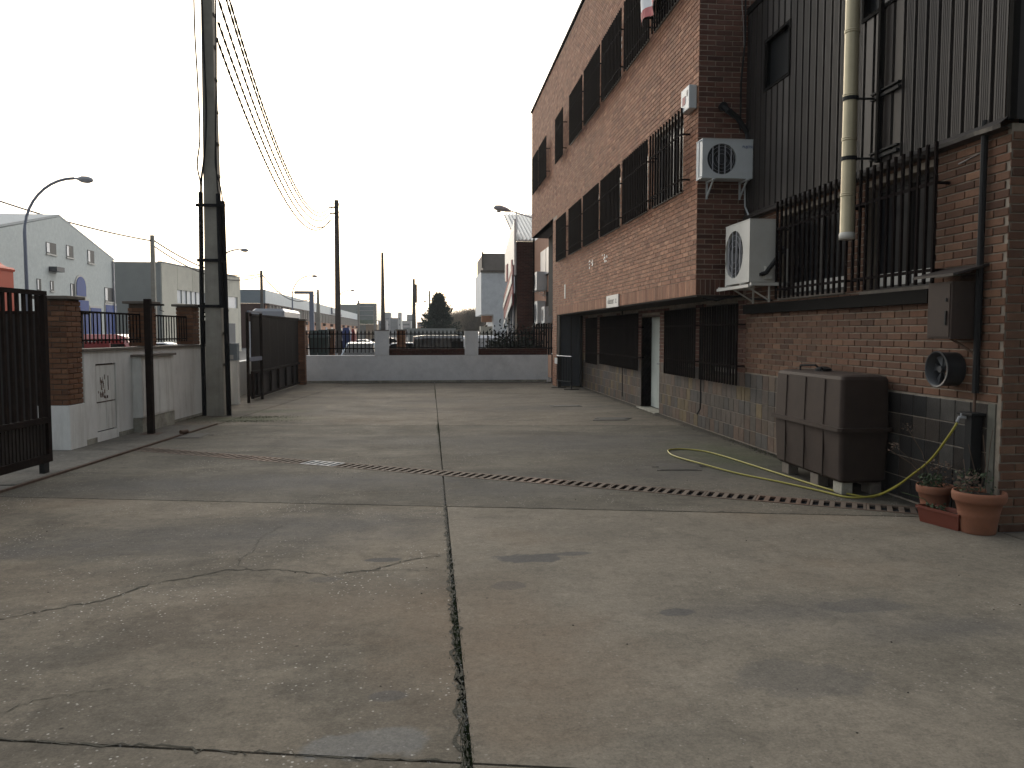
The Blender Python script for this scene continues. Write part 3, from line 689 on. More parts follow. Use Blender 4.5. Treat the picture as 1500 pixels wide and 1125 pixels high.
for i in range(nU+1):
    for j in range(nV+1):
        u = i/nU; v = j/nV; y = 13.75-1.15*u; zb = 6.9+.12*u+.05*math.sin(u*9)
        mb.v.append((XO-.22-.05*math.sin(u*11+v*5)-.05*v*math.sin(u*5), y, zb+(8.3-zb)*v))
for i in range(nU):
    for j in range(nV): a = i*(nV+1)+j; mb.f.append((a, a+nV+1, a+nV+2, a+1))
mb.build('cloth', 'banner', bn, smooth=True)
mb = MB()
for i in range(nU):
    for k, (u, w) in enumerate(((i/nU, 0), ((i+1)/nU, 0), ((i+1)/nU, 1), (i/nU, 1))):
        zb = 6.9+.12*u+.05*math.sin(u*9)+w*.16; mb.v.append((XO-.235-.05*math.sin(u*11+w*.5), 13.75-1.15*u, zb-.01))
    n = i*4; mb.f.append((n, n+1, n+2, n+3))
mb.build('red_border', 'pink', bn)
MB().tube([(XO, 13.6, 7.0), (XO-.28, 13.6, 7.0)], .02, 6).build('bracket', 'black', bn); MB().tube([(XO, 12.7, 7.05), (XO-.28, 12.7, 7.05)], .02, 6).build('bracket', 'black', bn)

def ac_unit(loc, w, h, d, face, label, m='acwhite', logo=None, group=None, slats=5, twod=True):
    """outdoor air conditioner; face 'ny' looks at the camera, 'nx' looks into the yard. loc = centre of the bottom of the back face"""
    t = thing('air_conditioner', label, 'air conditioner', loc, group)
    if face == 'ny': U, Nn = Vector((1, 0, 0)), Vector((0, -1, 0))
    else: U, Nn = Vector((0, -1, 0)), Vector((-1, 0, 0))
    Z = Vector((0, 0, 1)); O = Vector(loc)
    B = lambda u, n, z: O+U*u+Nn*n+Z*z
    # casing with a real round opening
    casing = MB(); cx, cz, r = -w*.14, h*.5, h*.40; N_ = 32
    casing.obox(B(-w/2, 0, 0), U*w, Nn*(d-.05), Z*h)
    ring = [(cx+r*math.cos(2*math.pi*k/N_), cz+r*math.sin(2*math.pi*k/N_)) for k in range(N_)]
    def edge(x, z):
        dx, dz = x-cx, z-cz; s = min([(w/2-cx)/dx if dx > 1e-6 else 9e9, (-w/2-cx)/dx if dx < -1e-6 else 9e9, (h-cz)/dz if dz > 1e-6 else 9e9, -cz/dz if dz < -1e-6 else 9e9]); return cx+dx*s, cz+dz*s
    angs = sorted([2*math.pi*k/N_ for k in range(N_)]+[math.atan2(q-cz, p-cx) % (2*math.pi) for p in (-w/2, w/2) for q in (0, h)])
    inn = [(cx+r*math.cos(a), cz+r*math.sin(a)) for a in angs]; out = [edge(*p) for p in inn]; n = len(angs)
    for k in range(n):
        q = (k+1) % n
        casing.quad(B(inn[k][0], d, inn[k][1]), B(inn[q][0], d, inn[q][1]), B(out[q][0], d, out[q][1]), B(out[k][0], d, out[k][1]))
        casing.quad(B(inn[k][0], d, inn[k][1]), B(inn[q][0], d, inn[q][1]), B(inn[q][0], d-.045, inn[q][1]), B(inn[k][0], d-.045, inn[k][1]))
        casing.quad(B(out[k][0], d, out[k][1]), B(out[q][0], d, out[q][1]), B(out[q][0], d-.05, out[q][1]), B(out[k][0], d-.05, out[k][1]))
    casing.build('casing', m, t)
    MB().obox(B(-w/2-.004, -.004, h), U*(w+.008), Nn*(d+.008), Z*.012).build('top_cover', m, t)
    dsk = MB(); dsk.v = [tuple(B(cx+r*.99*math.cos(2*math.pi*k/24), d-.044, cz+r*.99*math.sin(2*math.pi*k/24))) for k in range(24)]; dsk.f = [tuple(range(24))]
    dsk.build('fan_opening', 'fan', t)
    fb = MB()
    for k in range(3):
        a = k*2.09+.4
        P = [(.05, a-.25), (r*.9, a-.45), (r*.9, a+.25), (.05, a+.3)]
        fb.quad(*[B(cx+q*math.cos(b), d-.036+(.016 if i > 1 else 0), cz+q*math.sin(b)) for i, (q, b) in enumerate(P)])
    fb.build('fan_blade', 'black', t)
    gm = MB()
    for k in range(4):
        x = -r*.62+k*r*.42; hh = math.sqrt(max(0, r*r-x*x)); gm.obox(B(cx+x-.007, d-.012, cz-hh), U*.014, Nn*.010, Z*2*hh)
    for q in (.35, .6, .82):
        pts = [B(cx+r*q*math.cos(2*math.pi*k/24), d-.007, cz+r*q*math.sin(2*math.pi*k/24)) for k in range(25)]; gm.tube(pts, .0022, 4, False)
    gm.build('fan_guard', 'lamp_head', t)
    if face == 'ny' and twod:
        gd = MB(); z0, z1 = .0, h*.97
        gd.tube([B(-w/2-.002, d-.03, z1), B(-w/2-.05, d+.0, z1-.02), B(-w/2-.05, d+.0, z0), B(-w/2-.002, d-.03, z0+.02)], .01, 6); gd.build('side_guard', m, t)
    MB().obox(B(w/2, .06, .04), U*.045, Nn*.09, Z*h*.2).build('valve_cover', m, t)
    br = MB()
    for s in (-.3, .32):
        br.obox(B(s*w-.015, -.0, -.03), U*.03, Nn*(d+.06), Z*.022)
        br.obox(B(s*w-.012, 0, -.26), U*.024, Nn*.02, Z*.23)
        a = B(s*w-.01, .02, -.24); br.obox(a, U*.02, Nn*(d)+Z*.21, Z*.02)
    br.build('bracket', m, t)
    if logo: text_mesh(logo, .05, 'letter_blue', 'lettering', t, FACE_NY(B(w*.34, d+.003, h*.82)), .001)
    return t
ac_unit((4.27, YC-.02, 3.86), .80, .54, .26, 'ny', 'white air conditioner on the brick side wall, round dark fan facing the camera', logo='FUJITSU')
t2 = ac_unit((XW-.09, 10.70, 2.33), .86, .82, .36, 'nx', 'large cream air conditioner on a white shelf above the dark ledge', m='accream', twod=False)
# right hand side details of unit 2
MB().tube([(4.38, 10.24, 2.43), (4.43, 10.21, 2.45), (4.57, 10.15, 2.66), (4.64, 10.12, 2.78)], .03, 8).build('insulated_pipe', 'black', t2)
MB().box(4.36, 4.42, 10.23, 10.268, 2.41, 2.45).build('valve', 'black', t2)
MB().box(4.16, 4.66, 10.05, 10.10, 2.27, 2.31).box(4.14, 4.18, 10.10, 11.25, 2.25, 2.29).box(4.16, 4.66, 11.2, 11.24, 2.27, 2.31).box(4.63, 4.66, 10.05, 10.09, 2.25, 2.75).build('shelf_frame', 'accream', t2)
MB().tube([(4.6, YC-.03, 3.84), (4.6, YC-.06, 3.5), (4.55, 11.0, 3.2)], .012, 6).build('hose', 'acwhite', t2)
# black duct elbow above the first unit
el = thing('duct_elbow', 'short black elbow pipe with cable sagging from the brick side wall', 'pipe', (4.25, YC, 4.9))
MB().lathe((4.25, YC-.05, 4.93), [(.0, -.03), (.06, -.03), (.06, .05)], 12, 'y').build('flange', 'black', el)
MB().tube([(4.25, YC-.06, 4.93), (4.3, YC-.1, 4.86), (4.45, YC-.1, 4.76), (4.6, YC-.09, 4.55), (4.66, YC-.08, 4.3), (4.67, YC-.07, 4.0)], [.035, .045, .04, .035, .035, .035], 8).build('duct', 'black', el)

# ================================================================ WORKSHOP WING (clad, near right)
Y0 = 6.08
wing = thing('workshop_wing', 'near workshop wing with brown ribbed cladding over a brick and slate wall', 'building', (XW, Y0, 0))
wn = [(8.62, 10.3, 2.14, 3.2), (7.05, 8.25, 2.1, 3.2)]
mb = MB(); WL.slab(mb, cells(Y0+.3, YC-.002, 0, 3.34, wn), -.25, -.006); mb.box(XW+.006, 9, Y0+.006, Y0+.3, 0, 3.34); mb.build('wall', 'mortar_near', wing)
b_ = bricks(Y0, YC-.005, 1.075, 3.34, wn, off=.05)
# toothed corner: every second end brick set back
bb = [r for r in b_ if not (r[0] < Y0+.2 and int(round((r[2]-1.075)/.073)) % 2 == 0 and r[1] < Y0+.14)]
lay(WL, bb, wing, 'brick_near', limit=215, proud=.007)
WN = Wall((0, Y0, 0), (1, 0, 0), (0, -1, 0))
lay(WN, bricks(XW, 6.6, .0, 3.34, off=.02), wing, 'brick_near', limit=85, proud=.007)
TT = tiles(Y0+.16, YC-.005, [], 0)
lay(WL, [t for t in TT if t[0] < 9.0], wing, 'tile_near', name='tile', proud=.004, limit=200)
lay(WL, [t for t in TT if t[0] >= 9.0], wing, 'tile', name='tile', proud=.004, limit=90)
MB().box(XW-.006, XW+.02, Y0+.06, Y0+.15, 0, 1.06).build('corner_render', 'dirty_dark', wing)
# cladding: trapezoid ribs, one sheet per part
def clad_sheet(y0, y1, z0, z1, hole=None, name='cladding_panel'):
    mb = MB(); p = .18; x = XW
    def colseg(ya, yb, xa, xb):
        zs = [(z0, z1)]
        if hole and ya >= hole[0]-1e-6 and yb <= hole[1]+1e-6: zs = [(z0, hole[2]), (hole[3], z1)]
        for (a, b) in zs: mb.quad((xa, ya, a), (xb, yb, a), (xb, yb, b), (xa, ya, b))
    k0 = round((y0-Y0)/p); n = round((y1-y0)/p)
    for k in range(n):
        a = y0+k*p
        colseg(a, a+.13, x-.055, x-.055); colseg(a+.13, a+.142, x-.055, x-.015); colseg(a+.142, a+.168, x-.015, x-.015); colseg(a+.168, a+.18, x-.015, x-.055)
        # stiffening flutes on the flat
        for q in (.03, .055, .08, .105): mb.obox((x-.055, a+q, z0), (-.003, 0, 0), (0, .006, 0), (0, 0, z1-z0)) if not hole else None
    return mb.build(name, 'clad', wing)
ya = Y0+.02
cuts = [0, 5, 8, 15, 21, 24, 30]
def yk(k): return ya+.18*k
h2 = (yk(8), yk(12), 4.98, 5.6); h1 = (yk(22), yk(26), 5.0, 5.62)
for (a, b, h) in ((0, 4, None), (4, 8, None), (8, 12, h2), (12, 17, None), (17, 22, None), (22, 26, h1), (26, 30, None)):
    clad_sheet(yk(a), yk(b), 3.36, 6.24, h)
for h in (h1, h2):
    o = MB().box(XW-.07, XW-.03, h[0], h[1], h[2]-.04, h[2]).box(XW-.07, XW-.03, h[0], h[1], h[3], h[3]+.04).box(XW-.07, XW-.03, h[0]-.04, h[0], h[2]-.04, h[3]+.04).box(XW-.07, XW-.03, h[1], h[1]+.04, h[2]-.04, h[3]+.04).build('window', 'clad_dark', wing)
    MB().box(XW+.01, XW+.02, h[0], h[1], h[2], h[3]).build('pane', 'glass', o)
MB().box(XW+.03, XW+.05, Y0+.3, YC-.01, 3.36, 6.24).build('cladding_liner', 'dark', wing)
# front return of the cladding (facing the camera)
mb = MB(); x = XW-.05
while x < 8.8:
    mb.quad((x, Y0-.04, 3.36), (x+.13, Y0-.04, 3.36), (x+.13, Y0-.04, 6.24), (x, Y0-.04, 6.24)); mb.quad((x+.13, Y0-.04, 3.36), (x+.142, Y0, 3.36), (x+.142, Y0, 6.24), (x+.13, Y0-.04, 6.24))
    mb.quad((x+.142, Y0, 3.36), (x+.168, Y0, 3.36), (x+.168, Y0, 6.24), (x+.142, Y0, 6.24)); mb.quad((x+.168, Y0, 3.36), (x+.18, Y0-.04, 3.36), (x+.18, Y0-.04, 6.24), (x+.168, Y0, 6.24)); x += .18
mb.build('cladding_panel', 'clad', wing)
MB().obox((XW-.062, Y0-.05, 3.36), (0, 0, 2.88), (0, .05, 0), (.06, 0, 0)).build('corner_trim', 'clad_dark', wing)
MB().box(XW-.075, XW+.2, Y0-.06, YC-.02, 6.242, 6.33).box(XW+.2, 9, Y0-.06, Y0+.3, 6.242, 6.33).build('roof_trim', 'clad_dark', wing)
MB().box(XW+.2, 9, Y0+.3, YC, 6.2, 6.24).box(8.9, 9, Y0, YC, 0, 6.2).build('roof', 'clad_dark', wing)
# wavy flashing below the cladding
mb = MB(); n = 60
for i in range(n+1):
    y = Y0-.03+(YC-.05-Y0)*i/n; w = .012*math.sin(y*5)+.008*math.sin(y*13); mb.v += [(XW-.06, y, 3.385), (XW-.115+w, y, 3.335+w*.6), (XW-.11+w, y, 3.30+w*.6), (XW-.02, y, 3.29)]
for i in range(n):
    for k in range(3): a = i*4+k; mb.f.append((a, a+1, a+5, a+4))
mb.build('flashing', 'clad', wing)
MB().box(XW-.09, XW-.007, Y0+.9, YC-.1, 1.93, 2.06).build('ledge', 'clad_dark', wing)
for i, r in enumerate(wn): window(wing, WL, r, 'frame_dark', inset=.14, blind=-.12, blc='frame')
grille(wing, WL, 8.32, 10.12, 2.10, 3.24, True, pitch=.128, d=.15, rails=(2.22, 3.0), spear=.12, foot=.0, r=.013)
grille(wing, WL, 6.80, 8.22, 2.10, 3.24, True, pitch=.128, d=.15, rails=(2.22, 3.0), spear=.12, foot=.0, r=.013)
MB().tube([(XW-.05, 6.33, 3.42), (XW-.05, 6.33, 1.14)], .028, 8).build('downpipe', 'black', wing)
MB().box(XW-.02, XW-.008, 6.38, 6.42, 3.1, 3.2).tube([(XW-.015, 6.38, 2.3), (XW-.015, 6.38, 3.18), (XW-.015, 6.7, 3.14)], .008, 5).build('conduit', 'soffit_grey', wing)
MB().box(XW+.5, XW+.52, Y0+.3, YC-.1, 1.5, 3.3).build('dark_interior', 'dark', wing)

# flue
fl = thing('chimney_flue', 'tall stained steel flue pipe on brackets in front of the cladding', 'chimney', (4.35, 8.02, 2.62))
random.seed(5)
zc = [2.64, 3.09, 3.66, 4.10, 4.75, 5.20, 5.9, 6.8]
for i in range(len(zc)-1):
    MB().lathe((4.35, 8.02, 0), [(.072 if i else .075, zc[i]), (.072, zc[i]+.01), (.072, zc[i+1]-.004)], 28).build('pipe_section', 'chimney', fl, smooth=True)
    MB().lathe((4.35, 8.02, 0), [(.072, zc[i+1]-.02), (.078, zc[i+1]-.016), (.078, zc[i+1]-.004), (.073, zc[i+1]), (.078, zc[i+1]+.004), (.078, zc[i+1]+.016), (.072, zc[i+1]+.02)], 28).build('joint_band', 'chimney', fl, smooth=True)
MB().lathe((4.35, 8.02, 0), [(.0, 2.63), (.078, 2.63), (.08, 2.68), (.073, 2.7)], 28).build('end_cap', 'accream', fl, smooth=True)
for z in (4.07, 3.46):
    MB().lathe((4.35, 8.02, z), [(.073, -.02), (.08, -.02), (.08, .02), (.073, .02)], 24).tube([(4.42, 8.0, z), (4.62, 7.98, z)], .012, 6).box(4.58, 4.62, 7.55, 8.05, z-.015, z+.015).build('bracket', 'black', fl); MB().box(4.58, 4.62, 7.55, 8.05, z+.045, z+.06).build('bracket', 'black', fl)
MB().box(4.56, 4.60, 7.86, 7.90, 3.4, 6.2).build('dark_strip', 'clad_dark', fl)  # thin dark upright strip behind the flue pipe
# meter cabinet
mc = thing('meter_cabinet', 'brown metal meter cabinet under a sloping hood on the brick wall', 'cabinet', (4.54, 6.9, 1.6))
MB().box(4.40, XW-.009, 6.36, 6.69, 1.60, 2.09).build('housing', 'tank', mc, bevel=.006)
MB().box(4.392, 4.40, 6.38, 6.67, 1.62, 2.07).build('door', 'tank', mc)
MB().prism([(4.34, 6.27, 2.13), (4.34, 6.27, 2.15), (XW-.009, 6.27, 2.235), (XW-.009, 6.27, 2.215)], (0, .56, 0)).build('hood', 'iron3', mc)
MB().box(4.38, 4.392, 6.41, 6.43, 1.72, 1.84).box(4.382, 4.392, 6.41, 6.43, 1.92, 1.95).build('handle', 'black', mc)
MB().tube([(4.50, 6.5, 1.6), (4.55, 6.46, 1.56), (4.62, 6.38, 1.48), (4.63, 6.35, 1.35), (4.63, 6.35, .97)], .011, 6).build('rusty_pipe', 'rust', mc)
# round wall fan
vf = thing('wall_fan', 'round dark ventilation duct sticking out of the brick wall', 'fan', (XW, 6.86, 1.3))
c = (XW-.18, 6.66, 1.33)
MB().lathe(c, [(.150, .17), (.150, 0), (.162, -.012), (.162, .0), (.155, .005)], 32, 'x').lathe(c, [(.146, .17), (.146, -.012), (.162, -.012)], 32, 'x').build('duct', 'fan', vf, smooth=True)
mb = MB()
for k in range(6):
    a = k*1.047; mb.quad(*[(c[0]+.05+(.02 if i > 1 else 0), c[1]+q*math.cos(b), c[2]+q*math.sin(b)) for i, (q, b) in enumerate(((.02, a), (.135, a-.2), (.135, a+.35), (.02, a+.5)))])
mb.lathe((c[0]+.03, c[1], c[2]), [(0, -.01), (.03, -.01), (.03, .03)], 12, 'x').build('fan_wheel', 'fan', vf)
# stand pipe with tap
sp = thing('standpipe', 'black square water pipe box with a tap on the slate tiles', 'water pipe', (XW, 6.48, 0))
MB().box(XW-.11, XW-.008, 6.28, 6.37, .25, .95).box(XW-.14, XW-.008, 6.24, 6.44, .952, .975).build('pipe_box', 'black', sp, bevel=.006)
MB().tube([(XW-.11, 6.35, .93), (XW-.16, 6.37, .93), (XW-.17, 6.38, .89)], .014, 8).tube([(XW-.15, 6.36, .93), (XW-.15, 6.36, .965)], .008, 6).build('tap', 'steel', sp)
# hose
def smooth_path(P, n=8):
    out = []
    for i in range(len(P)-1):
        p0, p1, p2, p3 = (Vector(P[max(i-1, 0)]), Vector(P[i]), Vector(P[i+1]), Vector(P[min(i+2, len(P)-1)]))
        for k in range(n):
            t = k/n; out.append(.5*((2*p1)+(-p0+p2)*t+(2*p0-5*p1+4*p2-p3)*t*t+(-p0+3*p1-3*p2+p3)*t**3))
    return out+[Vector(P[-1])]
hz = .013
HP = [(XW-.17, 6.38, .88), (4.47, 6.45, .75), (4.46, 6.66, .52), (4.46, 6.95, .32), (4.46, 7.22, .15), (4.40, 7.48, hz), (4.26, 7.60, hz), (4.15, 7.95, hz), (4.06, 8.70, hz), (3.97, 9.5, hz), (3.88, 10.23, hz), (3.77, 10.68, hz), (3.55, 10.9, hz), (3.36, 10.85, hz), (3.27, 10.66, hz), (3.24, 10.24, hz),
      (3.36, 9.56, hz+.012), (3.57, 8.92, hz), (3.84, 8.33, hz), (4.02, 7.85, hz), (4.14, 7.5, hz), (4.32, 7.44, hz+.01), (4.44, 7.40, .06), (4.46, 7.27, .13), (4.475, 7.12, .22)]
ho = MB().tube(smooth_path(HP), .0105, 8).build('garden_hose', 'hose', smooth=True); tag(ho, 'yellow garden hose looping from the tap across the concrete', 'hose')
for t in (.30, .42, .52):
    k = t; MB().lathe((4.44-.0*k, 6.66+.5*k, .75-.5*k), [(.016, -.02), (.016, .02)], 10).build('tape_wrap', 'terracotta', ho) if False else None

# ---------------------------------------------------------------- oil tank
tk = thing('oil_tank', 'brown plastic heating oil tank standing on blocks against the wall', 'tank', (4.4, 8.4, 0))
def rrect(x0, x1, y0, y1, z, r=.045, n=5):
    P = []
    for (cx, cy, a0) in ((x1-r, y1-r, 0), (x0+r, y1-r, 90), (x0+r, y0+r, 180), (x1-r, y0+r, 270)):
        for k in range(n+1): a = R(a0+90*k/n); P.append((cx+r*math.cos(a), cy+r*math.sin(a), z))
    return P
def loft(rings, mb=None):
    mb = mb or MB(); b = len(mb.v); n = len(rings[0])
    for r in rings: mb.v += r
    for i in range(len(rings)-1):
        for k in range(n): q = (k+1) % n; mb.f.append((b+i*n+k, b+i*n+q, b+(i+1)*n+q, b+(i+1)*n+k))
    mb.f.append(tuple(b+k for k in reversed(range(n)))); mb.f.append(tuple(b+(len(rings)-1)*n+k for k in range(n))); return mb
X0, X1, YA, YB = 4.10, 4.63, 7.58, 9.14
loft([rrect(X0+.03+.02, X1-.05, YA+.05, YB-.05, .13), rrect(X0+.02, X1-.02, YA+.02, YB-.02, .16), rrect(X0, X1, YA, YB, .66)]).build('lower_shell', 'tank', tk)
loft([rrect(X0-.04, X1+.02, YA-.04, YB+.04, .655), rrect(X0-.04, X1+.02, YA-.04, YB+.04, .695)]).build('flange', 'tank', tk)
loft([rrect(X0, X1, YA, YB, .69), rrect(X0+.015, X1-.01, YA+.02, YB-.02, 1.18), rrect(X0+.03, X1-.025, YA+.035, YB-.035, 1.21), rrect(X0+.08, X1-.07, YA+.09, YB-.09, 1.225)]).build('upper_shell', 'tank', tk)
for y in (7.93, 8.36, 8.82):
    MB().obox((X0-.004, y, .15), (.012, 0, 0), (0, .014, 0), (0, 0, .50)).build('rib', 'strapc', tk); MB().obox((X0-.006, y, .70), (.012, 0, 0), (0, .014, 0), (.012, 0, .47)).build('rib', 'strapc', tk)
MB().lathe((4.4, 8.55, 1.222), [(.09, 0), (.09, .03), (.05, .05), (.03, .055)], 16).tube([(4.4, 8.55, 1.22), (4.33, 8.6, 1.29), (4.25, 8.8, 1.28), (4.25, 8.8, 1.222)], .012, 6).tube([(4.4, 8.55, 1.22), (4.3, 8.4, 1.27)], .012, 6).build('filler_cap', 'black', tk)
blks = [(4.16, 8.85, 'stone_cap'), (4.15, 8.12, 'stone_cap'), (4.17, 7.66, 'dirty'), (4.48, 8.85, 'stone_cap'), (4.48, 8.2, 'stone_cap'), (4.48, 7.66, 'stone_cap')]
BL_ = ['grey block under the far front corner of the oil tank', 'pale grey block under the middle of the oil tank front', 'yellowish dirty block under the near front corner of the oil tank', 'block under the far rear corner of the oil tank', 'block under the middle of the oil tank by the wall', 'block under the near rear corner of the oil tank']
for i, (x, y, m) in enumerate(blks): tag(MB().box(x, x+.12, y, y+.18, 0, .128).build('support_block', m, bevel=.008), BL_[i], 'block', 'blocks under the oil tank')

# ---------------------------------------------------------------- pots and planter
def leaves(mb, c, n, r, h, s, seed, drop=0):
    random.seed(seed)
    for i in range(n):
        a = random.random()*6.28; q = math.sqrt(random.random())*r; z = random.random()**.8*h
        x, y, zz = c[0]+q*math.cos(a), c[1]+q*math.sin(a), c[2]+z-drop*q*q
        d = Vector((random.gauss(0, 1), random.gauss(0, 1), random.gauss(.3, .8))).normalized()*s*random.uniform(.5, 1.2); w = d.orthogonal().normalized()*s*.3
        p = Vector((x, y, zz)); mb.quad(p, p+d*.5+w, p+d, p+d*.5-w)
    return mb
def stems(mb, c, lst, r=.003):
    for P in lst: mb.tube([Vector(c)+Vector(p) for p in P], r, 4)
    return mb
def pot(x, y, rt, h, label):
    t = thing('terracotta_pot', label, 'plant pot', (x, y, 0), 'terracotta pots beside the brick corner')
    MB().lathe((x, y, 0), [(0, .0), (rt*.62, 0), (rt*.64, .01), (rt*.74, h*.42), (rt*.755, h*.44), (rt*.75, h*.47), (rt*.86, h*.74), (rt*.94, h*.76), (rt*.98, h*.8), (rt, h*.93), (rt*.97, h), (rt*.9, h), (rt*.86, h*.88)], 36).build('body', 'terracotta', t, smooth=True)
    MB().lathe((x, y, 0), [(rt*.87, h*.885), (0, h*.9)], 24).build('soil', 'soil', t); return t
p1 = pot(4.52, 6.10, .205, .345, 'large terracotta pot with twiggy plants in front of the brick corner')
mb = leaves(MB(), (4.50, 6.14, .31), 150, .15, .2, .035, 1); mb.build('foliage', 'leaf', p1)
leaves(MB(), (4.42, 6.10, .31), 60, .07, .2, .05, 2).build('dry_leaves', 'leaf_dry', p1)
stems(MB(), (4.50, 6.14, .3), [[(0, 0, 0), (.02, .02, .2), (-.02, .06, .42)], [(.05, 0, 0), (.1, 0, .25), (.08, .02, .5)], [(.1, 0, 0), (.13, .0, .4), (.15, 0, .55)], [(-.05, 0, 0), (-.08, .03, .3)]]).build('stem', 'leaf_dry', p1)
p2 = pot(4.48, 6.62, .155, .30, 'smaller terracotta pot with grass and dry flower stalks behind the planter')
leaves(MB(), (4.42, 6.60, .27), 160, .1, .12, .04, 3).build('grass_tuft', 'leaf', p2)
leaves(MB(), (4.53, 6.62, .28), 90, .09, .22, .035, 4).build('foliage', 'leaf_dry', p2)
stems(MB(), (4.46, 6.62, .28), [[(0, 0, 0), (-.12, .05, .2), (-.28, .1, .33)], [(0, 0, 0), (-.05, .1, .3), (-.14, .2, .52)], [(.04, 0, 0), (.05, 0, .3)], [(-.02, 0, 0), (-.16, .08, .2), (-.3, .16, .3)]]).build('stem', 'leaf_dry', p2)
mb = MB(); leaves(mb, (4.17, 6.76, .58), 36, .05, .08, .025, 5); leaves(mb, (4.33, 6.82, .76), 26, .05, .07, .022, 6); mb.build('dry_flowers', 'leaf_dry', p2)
pl = thing('planter_trough', 'low red-brown plastic planter trough lying before the two terracotta pots', 'planter', (4.3, 6.6, 0))
A_, B_ = Vector((4.365, 6.13, 0)), Vector((4.265, 6.52, 0)); U_ = (B_-A_).normalized(); V_ = Vector((U_.y, -U_.x, 0)).normalized(); Lp = (B_-A_).length
if V_.x < 0: V_ = -V_
def trr(e, z, w=.15): return [tuple(A_-U_*e-V_*e+Vector((0, 0, z))), tuple(A_-U_*e+V_*(w+e)+Vector((0, 0, z))), tuple(A_+U_*(Lp+e)+V_*(w+e)+Vector((0, 0, z))), tuple(A_+U_*(Lp+e)-V_*e+Vector((0, 0, z)))]
mb = MB(); rings = [trr(-.01, 0), trr(.008, .12), trr(.018, .122), trr(.018, .145), trr(.004, .145), trr(-.004, .11)]
for r in rings: mb.v += r
for i in range(len(rings)-1):
    for k in range(4): q = (k+1) % 4; mb.f.append((i*4+k, i*4+q, i*4+4+q, i*4+4+k))
mb.f.append((0, 1, 2, 3)); mb.build('trough', 'planter', pl)
s_ = MB(); s_.quad(*trr(-.005, .112)); s_.build('soil', 'soil', pl)
mb = MB(); cc = A_+U_*.3+V_*.08; leaves(mb, (cc.x, cc.y, .11), 60, .09, .05, .035, 8); stems(mb, (cc.x, cc.y, .11), [[(0, 0, 0), (-.04, .1, .08), (-.12, .3, .1)]]); mb.build('foliage', 'leaf', pl)

# crowd-control barrier at the far end
ba = thing('steel_barrier', 'black folding barrier with a white notice at the far office door', 'barrier', (4.0, 24.7, 0))
for (P, Q) in (((3.92, 26.5), (3.95, 23.5)), ((3.95, 23.5), (4.62, 23.7))):
    pass
fr_ = MB(); A1, A2, A3 = Vector((4.06, 26.4, 0)), Vector((3.85, 23.7, 0)), Vector((4.1, 22.9, 0))
for (P, Q) in ((A1, A2), (A2, A3)):
    for z in (.22, .95): fr_.tube([P+Vector((0, 0, z)), Q+Vector((0, 0, z))], .018, 6)
    n = 14 if P == A1 else 5
    for k in range(n+1): fr_.tube([P.lerp(Q, k/n)+Vector((0, 0, .22)), P.lerp(Q, k/n)+Vector((0, 0, .95))], .008, 4)
fr_.build('frame', 'blackpaint', ba)
for p in (A1, A2, A3): MB().tube([p, p+Vector((0, 0, .96))], .018, 6).box(p.x-.22, p.x+.22, p.y-.03, p.y+.03, 0, .02).build('foot', 'blackpaint', ba)
MB().tube([A1+Vector((0, 0, .965)), A2+Vector((0, 0, .965)), A3+Vector((0, 0, .965))], .02, 6).build('top_rail', 'lamp_head', ba)
MB().obox(A2+Vector((-.03, .1, .72)), (0, .5, 0), (.01, 0, 0), (0, 0, .18)).build('notice', 'signwhite', ba)

# ================================================================ FAR WALL with railings
YW = 26.9
fw = thing('far_yard_wall', 'low bluish white wall closing the far end of the yard', 'wall', (0, YW, 0))
MB().box(-4.25, 4.0, YW, YW+.25, -.16, .91).build('wall_body', 'white_far', fw)
MB().box(-4.2, 3.95, YW-.012, YW-.001, 0, .07).build('damp_base', 'dirty', fw)
for (a, b) in ((-1.83, -1.37), (1.17, 1.62)):
    MB().box(a, b, YW-.01, YW+.26, .912, 1.73).build('pier', 'white_far', fw)
    MB().box(a-.01, b+.01, YW-.02, YW+.27, 1.732, 1.76).build('pier_cap', 'stone_cap', fw)
WFw = Wall((0, YW+.06, 0), (1, 0, 0), (0, -1, 0))
mb = MB(); mb.box(-1.365, 1.165, YW+.066, YW+.2, .912, 1.13).box(1.625, 3.98, YW+.066, YW+.2, .912, 1.13).build('brick_strip', 'mortar_dark', fw)
lay(WFw, bricks(-1.365, 1.165, .917, 1.13)+bricks(1.625, 3.98, .917, 1.13), fw, 'red_brick', limit=0)
def railing(x0, x1, z0, z1, rails, label, foot):
    t = thing('railing', label, 'railing', ((x0+x1)/2, YW+.12, z0), 'spear-topped railings on the far wall')
    mb = MB()
    for z in rails: mb.box(x0, x1, YW+.11, YW+.13, z-.018, z+.018)
    mb.build('rail', 'iron', t)
    me = None; n = int((x1-x0)/.135); base = worldloc(t)
    for k in range(n+1):
        x = x0+.05+(x1-x0-.1)*k/n
        if me is None:
            b = MB(); b.box(-.015, .015, -.012, .012, 0, z1-z0-.1)
            for (w, z) in (): pass
            m0 = len(b.v); b.v += [(-.028, -.008, z1-z0-.08), (.028, -.008, z1-z0-.08), (.028, .008, z1-z0-.08), (-.028, .008, z1-z0-.08), (0, 0, z1-z0+.03), (0, 0, z1-z0-.12)]
            b.f += [(m0, m0+1, m0+4), (m0+1, m0+2, m0+4), (m0+2, m0+3, m0+4), (m0+3, m0, m0+4), (m0+1, m0, m0+5), (m0+2, m0+1, m0+5), (m0+3, m0+2, m0+5), (m0, m0+3, m0+5)]
            me = bpy.data.meshes.new('bar'); me.from_pydata(b.v, [], b.f); me.materials.append(M['iron'])
        o = bpy.data.objects.new('bar', me); C.objects.link(o); o.parent = t; o.location = Vector((x, YW+.145, z0))-base
